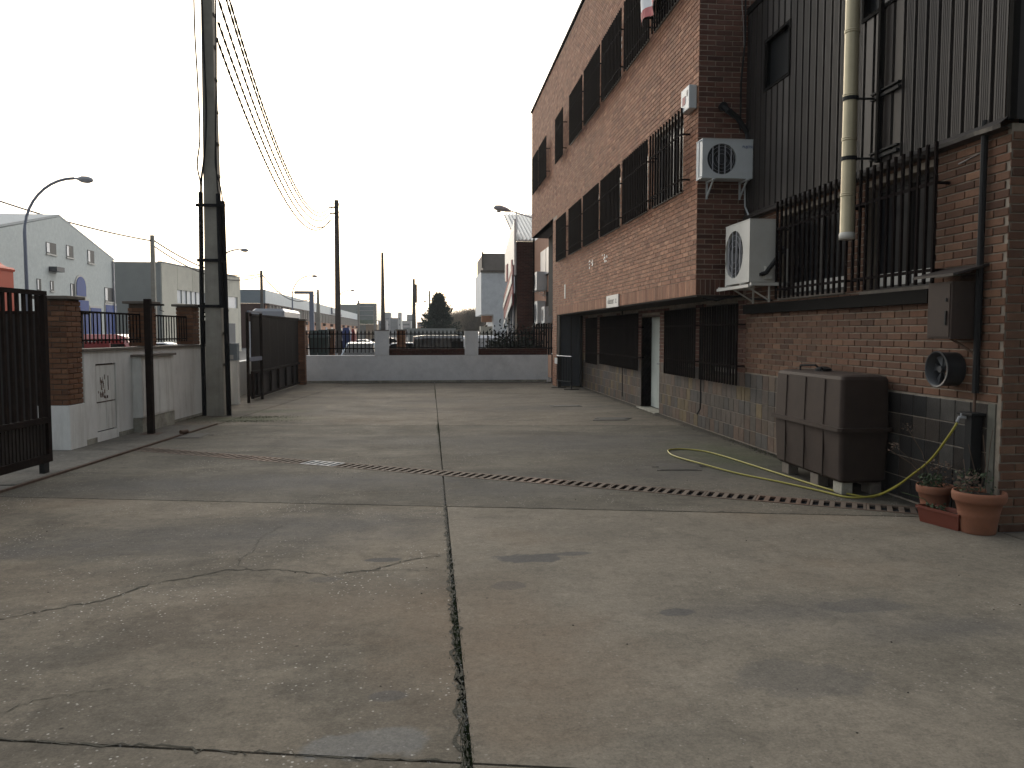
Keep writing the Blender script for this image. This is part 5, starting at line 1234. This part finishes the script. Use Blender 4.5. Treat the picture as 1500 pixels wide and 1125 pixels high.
# C: metal over brick
Cc = thing('metal_clad_factory', 'long low factory, pale metal upper band over orange brick with white windows', 'building', (-21, 102, 0))
Yc0, Yc1, Xc = 102, 228, -20.3
MB().box(Xc-.3, Xc, Yc0, Yc1, 5.35, 7.02).build('metal_band', 'sheet', Cc)
MB().box(-46, Xc, Yc0-.1, Yc0, 5.35, 7.04).build('end_band', 'sheet_blue', Cc)
MB().box(-46, Xc-.02, Yc0+.02, Yc1, -.16, 5.34).build('brick_wall', 'orange_brick', Cc)
MB().box(Xc-.03, Xc+.4, Yc0, Yc1, 5.2, 5.34).build('canopy', 'stone', Cc)
MB().box(-46, Xc-.04, Yc0-.03, Yc0+.01, -.16, 5.34).build('end_wall', 'red_brick', Cc)
y = Yc0+1.5; k = 0
while y < Yc1-2:
    w = 1.3
    o = MB().box(Xc-.018, Xc+.03, y, y+w, 3.7, 5.05).build('window', 'frame', Cc)
    MB().box(Xc+.031, Xc+.04, y+.35, y+w-.1, 3.8, 4.95).build('pane', 'fan', o)
    MB().box(Xc, Xc+.4, y-.35, y-.05, 3.6, 5.18).build('pilaster', 'frame', Cc)
    if k % 5 == 3: MB().box(Xc, Xc+.5, y+.3, y+1.3, 3.0, 3.5).build('ac_box', 'stone', Cc)
    if k % 4 == 1: MB().box(Xc-.018, Xc+.03, y-.5, y+2.2, -.16, 2.8).build('loading_door', 'lamp_metal' if k % 8 == 1 else 'signwhite', Cc)
    y += 2.6 if k % 2 else 1.9; k += 1
MB().box(Xc, Xc+.3, 168, 169.2, 5.7, 7.0).box(Xc, Xc+.3, 168, 186, 5.6, 5.85).build('letter_mark', 'lamp_metal', Cc)
# D: glazed building with green band
Dd = thing('glazed_showroom', 'far grey-green glazed building with a dark green band and tan ground floor', 'building', (-18, 240, 0))
def sx(p, Y): return TX(p)*Y
def sz(q, Y): return 1.65+(488-q)*Y/1167
MB().box(sx(523, 240), sx(552, 240), 240, 260, sz(469, 240), sz(445, 240)).box(sx(496, 236), sx(523, 236), 235, 260, sz(469, 236), sz(447, 236)).build('glazing', 'green_glass', Dd)
for q in (450, 456, 463): MB().box(sx(523, 240), sx(552, 240), 239.8, 239.98, sz(q, 240), sz(q, 240)+.2).build('transom', 'lamp_head', Dd)
MB().box(sx(522, 239), sx(552, 239), 239, 239.9, sz(475, 240), sz(469, 240)).build('green_band', 'green', Dd)
MB().box(sx(536, 240), sx(552, 240), 240, 250, -.16, sz(475, 240)-.02).build('ground_floor', 'tan', Dd)
MB().box(sx(523, 240), sx(536, 240), 240.2, 250, -.16, sz(475, 240)-.02).build('shop_front', 'green_glass', Dd)
# far skyline blocks
random.seed(21)
for (a, b, t, Y, m, lab) in ((563, 572, 458, 420, 'hazy', 'pale far apartment block at the left of the skyline'), (572, 583, 466, 400, 'hazy2', 'dark low far block in the middle of the skyline'), (554, 566, 470, 330, 'hazy', 'low far building behind the second pole'),
                        (583, 588, 458, 360, 'signwhite', 'narrow white silo on the skyline'), (589, 602, 470, 380, 'hazy', 'grey far block beside the white silo'), (611, 620, 472, 350, 'orange_brick', 'tiny far brick block left of the conifer'), (596, 607, 461, 500, 'hazy', 'palest far block behind the thick pole'), (640, 700, 480, 300, 'hazy', 'long low far building behind the bare trees')):
    t_ = thing('far_building', lab, 'building', (sx((a+b)/2, Y), Y, 0), 'far buildings on the skyline')
    MB().box(sx(a, Y), sx(b, Y), Y, Y+15, -.16, sz(t, Y)).build('wall', m, t_)
    for k in range(2): MB().box(sx(a, Y)+.6, sx(b, Y)-.6, Y-.1, Y-.01, sz(t, Y)*(.45+.25*k), sz(t, Y)*(.45+.25*k)+.9).build('window_row', 'hazy2', t_)
# grey wall across the street end
gw = tag(MB().box(sx(598, 62), sx(668, 62), 62, 62.3, -.16, sz(481, 62)).build('street_wall', 'panel_grey'), 'plain grey wall in front of the conifer and bare trees', 'wall')

# right-hand neighbours
Gn = thing('orange_plaster_house', 'orange brown neighbour wall with shuttered window beyond the overhang', 'building', (4.86, 31, 0))
MB().box(4.87, 9, YF+.02, 37.6, -.16, 5.9).build('wall', 'orange_brick_dim', Gn) if 'orange_brick_dim' in M else None
M['ochre'] = mat('ochre_plaster', (.30, .165, .11), .9, .12, 3, .2, 30)
MB().box(4.87, 9, YF+.02, 37.6, -.16, 5.9).build('wall', 'ochre', Gn)
w_ = MB().box(4.82, 4.868, 31.2, 34.6, 4.05, 5.15).build('window', 'iron', Gn)
for (a, b) in ((31.55, 32.6), (32.75, 34.3)): MB().box(4.76, 4.815, a, b, 4.08, 5.12).build('shutter', 'door_greyg', w_) if 'door_greyg' in M else MB().box(4.76, 4.815, a, b, 4.08, 5.12).build('shutter', 'lamp_head', w_)
MB().box(4.82, 4.868, 32.0, 33.0, 2.6, 3.35).build('small_window', 'iron', Gn)
MB().tube([(4.80, YF+.1, 5.2), (4.80, YF+.1, 2.0)], .03, 6).build('downpipe', 'black', Gn)
ac_unit((4.86, 33.6, 3.45), 1.0, .75, .42, 'nx', 'white air conditioner high on the ochre neighbour wall', m='acwhite', twod=False)
ac_unit((4.86, 31.7, 2.05), .8, .65, .35, 'nx', 'lower white air conditioner beside the dark side gate', m='acwhite', twod=False)
ac_unit((4.86, 33.9, 2.0), .9, 1.0, .35, 'nx', 'lower air conditioner half hidden behind another, farthest one', m='acwhite', twod=False)
Fb = thing('brick_hall', 'red brick hall end wall with corrugated roof and white lettered fascia', 'building', (4.2, 38, 0))
MB().box(4.14, 12, 38, 38.3, -.16, 6.0).box(4.14, 4.4, 38.3, 38.9, -.16, 6.0).build('wall', 'mortar_dark', Fb)
lay(Wall((0, 38.0, 0), (1, 0, 0), (0, -1, 0)), bricks(4.14, 6.0, -.1, 6.0), Fb, 'red_brick', limit=0)
mb = MB(); x = 4.1
while x < 8: mb.prism([(x, 37.8, 6.02), (x+.10, 37.8, 6.12), (x+.17, 37.8, 6.02)], (0, 6, 2.1)); x += .18
mb.build('roof_ridges', 'signwhite', Fb); MB().obox((4.05, 37.8, 5.98), (8, 0, 0), (0, 6, 2.1), (0, 0, .04)).build('roof', 'rooftile', Fb)
MB().prism([(4.10, 37.9, 4.4), (4.10, 42.6, 4.4), (4.10, 42.6, 5.95), (4.10, 37.9, 7.05)], (-.10, 0, 0)).build('fascia', 'signwhite', Fb)
MB().prism([(3.99, 38.0, 3.0), (3.99, 42.6, 2.4), (3.99, 42.6, 3.6), (3.99, 38.0, 4.9)], (-.06, 0, 0)).build('red_band', 'letter_red', Fb)
MB().prism([(3.92, 38.0, 4.05), (3.92, 42.6, 2.9), (3.92, 42.6, 3.15), (3.92, 38.0, 4.45)], (-.03, 0, 0)).prism([(3.92, 38.0, 3.1), (3.92, 42.6, 1.9), (3.92, 42.6, 2.1), (3.92, 38.0, 3.5)], (-.03, 0, 0)).build('white_stripe', 'signwhite', Fb)
for (y, w) in ((38.6, .5), (40.9, .9)): MB().box(3.96, 4.0, y, y+w, 4.3, 5.2).build('letter', 'letter_red', Fb)
MB().box(4.12, 4.2, 38.9, 42.6, -.16, 3.6).build('opening', 'door_grey', Fb)
for y in (38.92, 40.2, 41.4): MB().box(4.05, 4.11, y, y+.15, -.16, 3.4).build('jamb', 'lamp_head', Fb)
Eb = thing('white_end_building', 'bluish white building with a brown upper storey at the street end', 'building', (4.5, 60, 0))
MB().box(sx(705, 55), sx(760, 55), 55, 62, sz(461, 55), sz(398, 55)).box(sx(723, 55), sx(760, 55), 55, 62, -.16, sz(461, 55)).build('wall', 'white_far', Eb)
MB().box(sx(708, 55), sx(760, 55), 55.02, 62, sz(398, 55), sz(372, 55)).build('upper_storey', 'brown_plaster', Eb)
MB().box(sx(704.5, 54.9), sx(760, 55), 54.9, 55.2, sz(398, 55)-.08, sz(398, 55)+.08).box(sx(706, 54.9), sx(708, 54.9), 54.9, 55.2, sz(372, 55)-1, sz(370, 55)).build('trim', 'stone_cap', Eb)
MB().box(sx(704, 56), sx(722, 56), 56, 57, -.16, sz(478, 56)).build('low_wall', 'panel', Eb); MB().box(sx(705, 56), sx(720, 56), 55.6, 56, sz(472, 56), sz(463, 56)).build('orange_sign', 'orange_brick', Eb)

# ================================================================ FENCE PIECES AND BINS behind the far wall
simple_pillar(sx(581, 30), sx(594, 30), 30, 30.35, -.16, sz(484.5, 30), 'brown brick pillar seen through the railing between the white piers', 'brick pillars across the street')
simple_pillar(sx(441, 31), sx(449, 31), 31, 31.35, -.16, sz(486, 31), 'narrow brown brick pillar behind the left railing, by the far gate', 'brick pillars across the street')
simple_pillar(sx(481, 31), sx(489, 31), 31, 31.35, -.16, sz(484, 31), 'brown brick pillar behind the left railing, left of the tall dark pole', 'brick pillars across the street')
def bin_(x0, x1, Y, zt, m, label):
    t = thing('waste_container', label, 'waste container', ((x0+x1)/2, Y, -.16), 'waste containers on the street')
    loft([[(x0+.08, Y, .02), (x1-.08, Y, .02), (x1-.08, Y+.9, .02), (x0+.08, Y+.9, .02)], [(x0, Y-.05, zt-.3), (x1, Y-.05, zt-.3), (x1, Y+1, zt-.3), (x0, Y+1, zt-.3)]]).build('body', m, t)
    loft([[(x0-.03, Y-.08, zt-.3), (x1+.03, Y-.08, zt-.3), (x1+.03, Y+1, zt-.3), (x0-.03, Y+1, zt-.3)], [(x0+.05, Y+.1, zt), (x1-.05, Y+.1, zt), (x1-.05, Y+.9, zt), (x0+.05, Y+.9, zt)]]).build('lid', m, t)
    for x in (x0+.15, x1-.2): MB().lathe((x, Y+.1, -.07), [(0, 0), (.08, 0), (.08, .05), (0, .05)], 10, 'x').build('wheel', 'black', t)
M['bin_green'] = mat('bin_dark_green', (.02, .032, .028), .5, .2, 5); M['bin_blue'] = mat('bin_blue', (.03, .045, .14), .5, .2, 5)
bin_(sx(452, 33), sx(466, 33), 33, sz(484, 33), 'bin_green', 'dark green waste container behind the left railing')
bin_(sx(464, 30.5), sx(481, 30.5), 30.5, sz(483, 30.5), 'bin_green', 'darkest green waste container next to the brown pillar')
bin_(sx(501, 38), sx(512, 38), 38, sz(480, 38), 'bin_blue', 'dark blue waste container right of the tall dark pole')
bin_(sx(514, 42), sx(520, 42), 42, sz(482, 42), 'carred', 'small red container above the pale blue car')

nb = thing('dark_back_sheet', 'dark brown sheet seen between the bars of the open gate', 'shed', (-9, 13.5, 0))  # added sheet for the unidentified dark mass behind the gate bars
MB().box(-9.2, -5.55, 13.4, 13.5, -.16, 1.95).build('wall', 'iron3', nb)
MB().box(-9.2, -5.5, 13.35, 13.6, 1.952, 2.0).build('cap', 'iron2', nb)
# hedge on the right, conifer, bare trees
def foliage_cloud(mb, c, rad, n, s, seed, shape='box'):
    random.seed(seed)
    for i in range(n):
        if shape == 'cone':
            h = random.random()**1.15; a = random.random()*6.28; rr = .05+rad[0]*(1-h)**1.0*(.74+.16*math.sin(h*34+math.sin(a*3)*1.5)+.10*math.sin(a*5+h*9)+.34*random.random()**4); q = math.sqrt(random.uniform(0, 1))*rr
            p = Vector((c[0]+q*math.cos(a), c[1]+q*math.sin(a), c[2]+h*rad[2]-q*.18))
            d = Vector((math.cos(a), math.sin(a), random.uniform(-.1, .6))).normalized()*s*random.uniform(.5, 1.3)
        else:
            v = Vector((random.gauss(0, .5), random.gauss(0, .5), random.gauss(0, .5)));
            p = Vector((c[0]+v.x*rad[0], c[1]+v.y*rad[1], c[2]+abs(v.z)*rad[2])); d = Vector((random.gauss(0, 1), random.gauss(0, 1), random.gauss(.2, 1))).normalized()*s*random.uniform(.5, 1.2)
        w = d.orthogonal().normalized()*s*.28; mb.quad(p, p+d*.5+w, p+d, p+d*.5-w)
    return mb
ct = thing('conifer_tree', 'broad dark green conifer behind the grey wall', 'tree', (sx(643, 80), 80, 0))
MB().tube([(sx(643, 80), 80, -.16), (sx(643, 80), 80, 5)], [.2, .05], 8).build('trunk', 'wood', ct)
random.seed(77); mb = MB(); cx_, cy_ = sx(643, 80), 80
for k in range(260):
    h = (k/260)**.9; a = k*2.4+random.random(); ln = (.10+2.45*(1-h)**.9)*random.uniform(.62, 1.18); z0 = .1+5.3*h
    dv = Vector((math.cos(a), math.sin(a), random.uniform(.02, .4)+.5*h)); side = Vector((-math.sin(a), math.cos(a), 0))
    for t_ in range(70):
        q = random.random()**.7; wd = .30*(1-q)+.07
        p = Vector((cx_, cy_, z0))+dv*ln*q+side*random.gauss(0, wd)+Vector((0, 0, random.gauss(-.05, .10)))
        d = (dv*.6+side*random.uniform(-.7, .7)+Vector((0, 0, random.uniform(-.3, .5)))).normalized()*random.uniform(.12, .3); w = d.orthogonal().normalized()*.05
        mb.quad(p, p+d*.5+w, p+d, p+d*.5-w)
mb.box(cx_-.3, cx_+.3, cy_-.3, cy_+.3, .2, 2.5)
mb.build('crown', 'conifer', ct)
for i, (p, Y, hh, rr, lab) in enumerate(((678, 150, 5.6, 3.2, 'bare brown hazy tree just right of the conifer'), (694, 130, 5.2, 2.6, 'bare brown hazy tree against the white end building'), (664, 170, 5.0, 2.6, 'bare hazy tree half behind the conifer'))):
    bt = thing('bare_tree', lab, 'tree', (sx(p, Y), Y, 0), 'bare winter trees at the street end')
    MB().tube([(sx(p, Y), Y, -.16), (sx(p, Y)+.1, Y, 2.5)], [.22, .12], 6).build('trunk', 'twig', bt)
    random.seed(40+i); m_ = MB()
    for k in range(1500):
        u = random.uniform(0, 2*math.pi); v = random.random(); q = math.sqrt(random.random())
        p0 = Vector((sx(p, Y)+.3*rr*q*math.cos(u), Y+.3*rr*q*math.sin(u), 1.8+v*1.5)); d = Vector((math.cos(u)*q*rr, math.sin(u)*q*rr, (hh-2.2)*math.sqrt(max(0, 1-q*q))*.6+v*1.2))
        e = p0+d*random.uniform(.7, 1); w = Vector((.03, .02, 0)); m_.quad(p0-w, p0+w, e+w*.6, e-w*.6)
        for t in range(2):
            b_0 = p0.lerp(e, random.uniform(.4, .95)); e2 = b_0+Vector((random.gauss(0, .5), random.gauss(0, .5), random.uniform(.1, .8))); m_.quad(b_0-w*.6, b_0+w*.6, e2+w*.4, e2-w*.4)
    m_.build('crown', 'twig', bt)
hd = thing('hedge', 'dark evergreen hedge behind the right part of the railing', 'hedge', (3, 30, 0))
MB().box(sx(724, 29.5), sx(782, 29.5), 29.3, 30.2, -.1, 1.25).build('woody_core', 'hedge', hd)
mb = MB()
for k in range(9): foliage_cloud(mb, (sx(727+k*6.5, 29.4), 29.4, .7), (.5, .35, .85), 340, .14, 60+k)
mb.build('foliage', 'hedge', hd)

# ================================================================ VEHICLES
def car(x, y, rz, m, label, Lc=4.1, Wc=1.7, Hc=1.42, z=-.16, van=False, group='parked cars in the street'):
    t = thing('parked_van' if van else 'parked_car', label, 'van' if van else 'car', (x, y, z), group)
    base = worldloc(t); Mx = Matrix.Translation(base) @ Matrix.Rotation(rz, 4, 'Z')
    tr = lambda P: [tuple(Mx @ Vector(p)) for p in P]
    def sec(xx, hw, zb, zt, rr=.08): return [(xx, -hw, zb+rr), (xx, -hw+rr, zb), (xx, hw-rr, zb), (xx, hw, zb+rr), (xx, hw, zt-rr*1.5), (xx, hw-rr*2, zt), (xx, -hw+rr*2, zt), (xx, -hw, zt-rr*1.5)]
    h = Lc/2; W2 = Wc/2
    if van: body = [(-h, W2*.94, .35, Hc*.5), (-h+.05, W2*.97, .25, Hc*.97), (-h+.5, W2, .22, Hc), (h*.35, W2, .22, Hc), (h*.5, W2, .22, Hc*.96), (h*.78, W2*.98, .22, Hc*.56), (h*.95, W2*.93, .24, Hc*.46), (h, W2*.8, .32, Hc*.36)]
    else: body = [(-h, W2*.85, .40, .72), (-h+.12, W2*.94, .28, .86), (-h+.6, W2, .2, .90), (0, W2, .18, .90), (h*.5, W2, .2, .86), (h*.85, W2*.93, .24, .72), (h, W2*.78, .34, .58)]
    loft([tr(sec(*b)) for b in body]).build('body', m, t, smooth=False)
    if not van:
        cab = [(-h+.08, W2*.80, .84, .90, .02), (-h+.45, W2*.78, .84, Hc-.12, .05), (-h+.85, W2*.76, .84, Hc-.01, .06), (0, W2*.76, .84, Hc, .06), (h*.15, W2*.76, .84, Hc-.06, .05), (h*.56, W2*.82, .84, .90, .02)]
        def gs(xx, hw, zb, zt, rr): k = .16*(zt-.84)/(Hc-.84)*1.2; return [(xx, -hw-.06, zb), (xx, hw+.06, zb), (xx, hw-k, zt-.02), (xx, hw-k-.06, zt), (xx, -hw+k+.06, zt), (xx, -hw+k, zt-.02)]
        loft([tr(gs(*c)) for c in cab]).build('cabin_glass', 'glass', t)
        rf = [tr([(xx, -hw, zz-.02), (xx, hw, zz-.02), (xx, hw-.05, zz+.02), (xx, -hw+.05, zz+.02)]) for xx, hw, zz in ((-h+.75, W2*.62, Hc-.03), (-h+1.0, W2*.64, Hc+.0), (0, W2*.64, Hc+.01), (h*.12, W2*.62, Hc-.04))]
        loft(rf).build('roof', m, t)
        for s in (-1, 1):
            MB().tube(tr([(h*.54, s*W2*.84, .88), (h*.12, s*W2*.63, Hc-.03)]), .03, 5).build('pillar', m, t)
            MB().tube(tr([(-h+.1, s*W2*.8, .88), (-h+.75, s*W2*.62, Hc-.03)]), .04, 5).build('pillar', m, t)
            MB().obox(Mx @ Vector((h*.42, s*(W2+.02), .88)), Mx.to_3x3() @ Vector((.1, 0, 0)), Mx.to_3x3() @ Vector((0, s*.14, 0)), (0, 0, .12)).build('mirror', m, t)
    else:
        loft([tr([(h*.5+.012, -W2*.84, Hc*.9), (h*.5+.012, W2*.84, Hc*.9), (h*.79, W2*.86, Hc*.585), (h*.79, -W2*.86, Hc*.585)]), tr([(h*.5+.03, -W2*.84, Hc*.905), (h*.5+.03, W2*.84, Hc*.905), (h*.8, W2*.86, Hc*.59), (h*.8, -W2*.86, Hc*.59)])]).build('windscreen', 'glass', t)
        for s in (-1, 1):
            MB().obox(Mx @ Vector((h*.1, s*(W2+.002), Hc*.56)), Mx.to_3x3() @ Vector((h*.42, 0, 0)), Mx.to_3x3() @ Vector((0, s*.01, 0)), (0, 0, Hc*.3)).build('side_window', 'glass', t)
    for s in (-1, 1):
        for xx in (-h+.75, h-.75):
            c = Mx @ Vector((xx, s*(W2-.1), .31)); mbw = MB(); ax = Mx.to_3x3() @ Vector((0, 1, 0)); mbw.tube([c-ax*.11, c+ax*.11], .31, 16); wh = mbw.build('wheel', 'black', t)
            mbw = MB(); mbw.tube([c-ax*.115, c+ax*.115], .19, 12); mbw.build('rim', 'lamp_head', wh)
        MB().obox(Mx @ Vector((h-.12, s*W2*.62-.12, .56)), Mx.to_3x3() @ Vector((.1, 0, 0)), Mx.to_3x3() @ Vector((0, .24, 0)), (0, 0, .1)).build('headlight', 'carwhite', t)
        MB().obox(Mx @ Vector((-h-.01, s*W2*.7-.1, .62)), Mx.to_3x3() @ Vector((.05, 0, 0)), Mx.to_3x3() @ Vector((0, .2, 0)), (0, 0, .14)).build('tail_light', 'carred', t)
    return t
car(sx(526, 32), 33.0, -math.pi/2, 'carblue', 'pale blue car facing the yard behind the left railing', Wc=1.68)
car(sx(534, 46), 46, 0, 'carwhite', 'white car parked crosswise behind the pale blue car')
car(sx(612, 36), 37, 0.0, 'carwhite', 'white car behind the middle railing, left of the black van', Lc=3.9, Hc=1.36)
car(sx(655, 33), 34, 0.05, 'carblack', 'black van filling most of the middle railing', Lc=2.9, Wc=1.8, Hc=1.72, van=True)
car(sx(710, 34), 34, 0.0, 'carwhite', 'white van behind the right railing beside the hedge', Lc=2.2, Wc=1.8, Hc=1.72, van=True)
car(sx(235, 25), 25.6, .12, 'carwhite', 'white car roof showing above the left wall right of the steel post', Lc=3.4, Hc=1.50)
car(sx(168, 24), 26.4, .1, 'carwhite', 'white car roof between the red van and the second pillar', Lc=2.6, Hc=1.42)
car(sx(120, 21), 22.6, 0.0, 'carred', 'red van with white hatching behind the left fence', Lc=2.9, Wc=1.8, Hc=1.78, van=True)
car(sx(570, 60), 62, 0, 'carblack', 'dark car far behind the first white pier')
vb = thing('box_truck', 'white box truck whose roof shows above the far gate', 'truck', (-8.4, 38, -.16))
loft([rrect(sx(368, 40), sx(417, 40), 40, 45, .8, .15), rrect(sx(368, 40), sx(417, 40), 40, 45, sz(457, 40), .15), rrect(sx(370, 40)+.1, sx(417, 40)-.1, 40.1, 44.9, sz(453, 40), .15)]).build('box_body', 'cargrey', vb)
MB().box(sx(372, 40), sx(413, 40), 39, 40, .3, 2.2).build('cab', 'carwhite', vb)
for s in (372, 408): MB().lathe((sx(s, 40), 41, .29), [(0, 0), (.4, 0), (.4, .25), (0, .25)], 14, 'x').build('wheel', 'black', vb)
rs = thing('red_sign_board', 'low red board with white hatching and dashes above the left wall', 'board', (-9, 21, 0))
Yr = 20.5
MB().box(sx(104, Yr), sx(160, Yr), Yr, Yr+.06, 1.2, sz(496, Yr)).build('panel', 'carred', rs)
for k in range(6): MB().obox((sx(105+k*2.2, Yr), Yr-.004, sz(500+k*.8, Yr)), (.09, 0, -.05), (0, .003, 0), (0, 0, .012)).build('hatch', 'signwhite', rs)
text_mesh('• • • • • • •', .12, 'signwhite', 'dashes', rs, FACE_NY((sx(134, Yr), Yr-.004, sz(500, Yr))), .001)
for s in (108, 156): MB().box(sx(s, Yr)-.03, sx(s, Yr)+.03, Yr+.06, Yr+.12, -.16, 1.4).build('post', 'iron', rs)
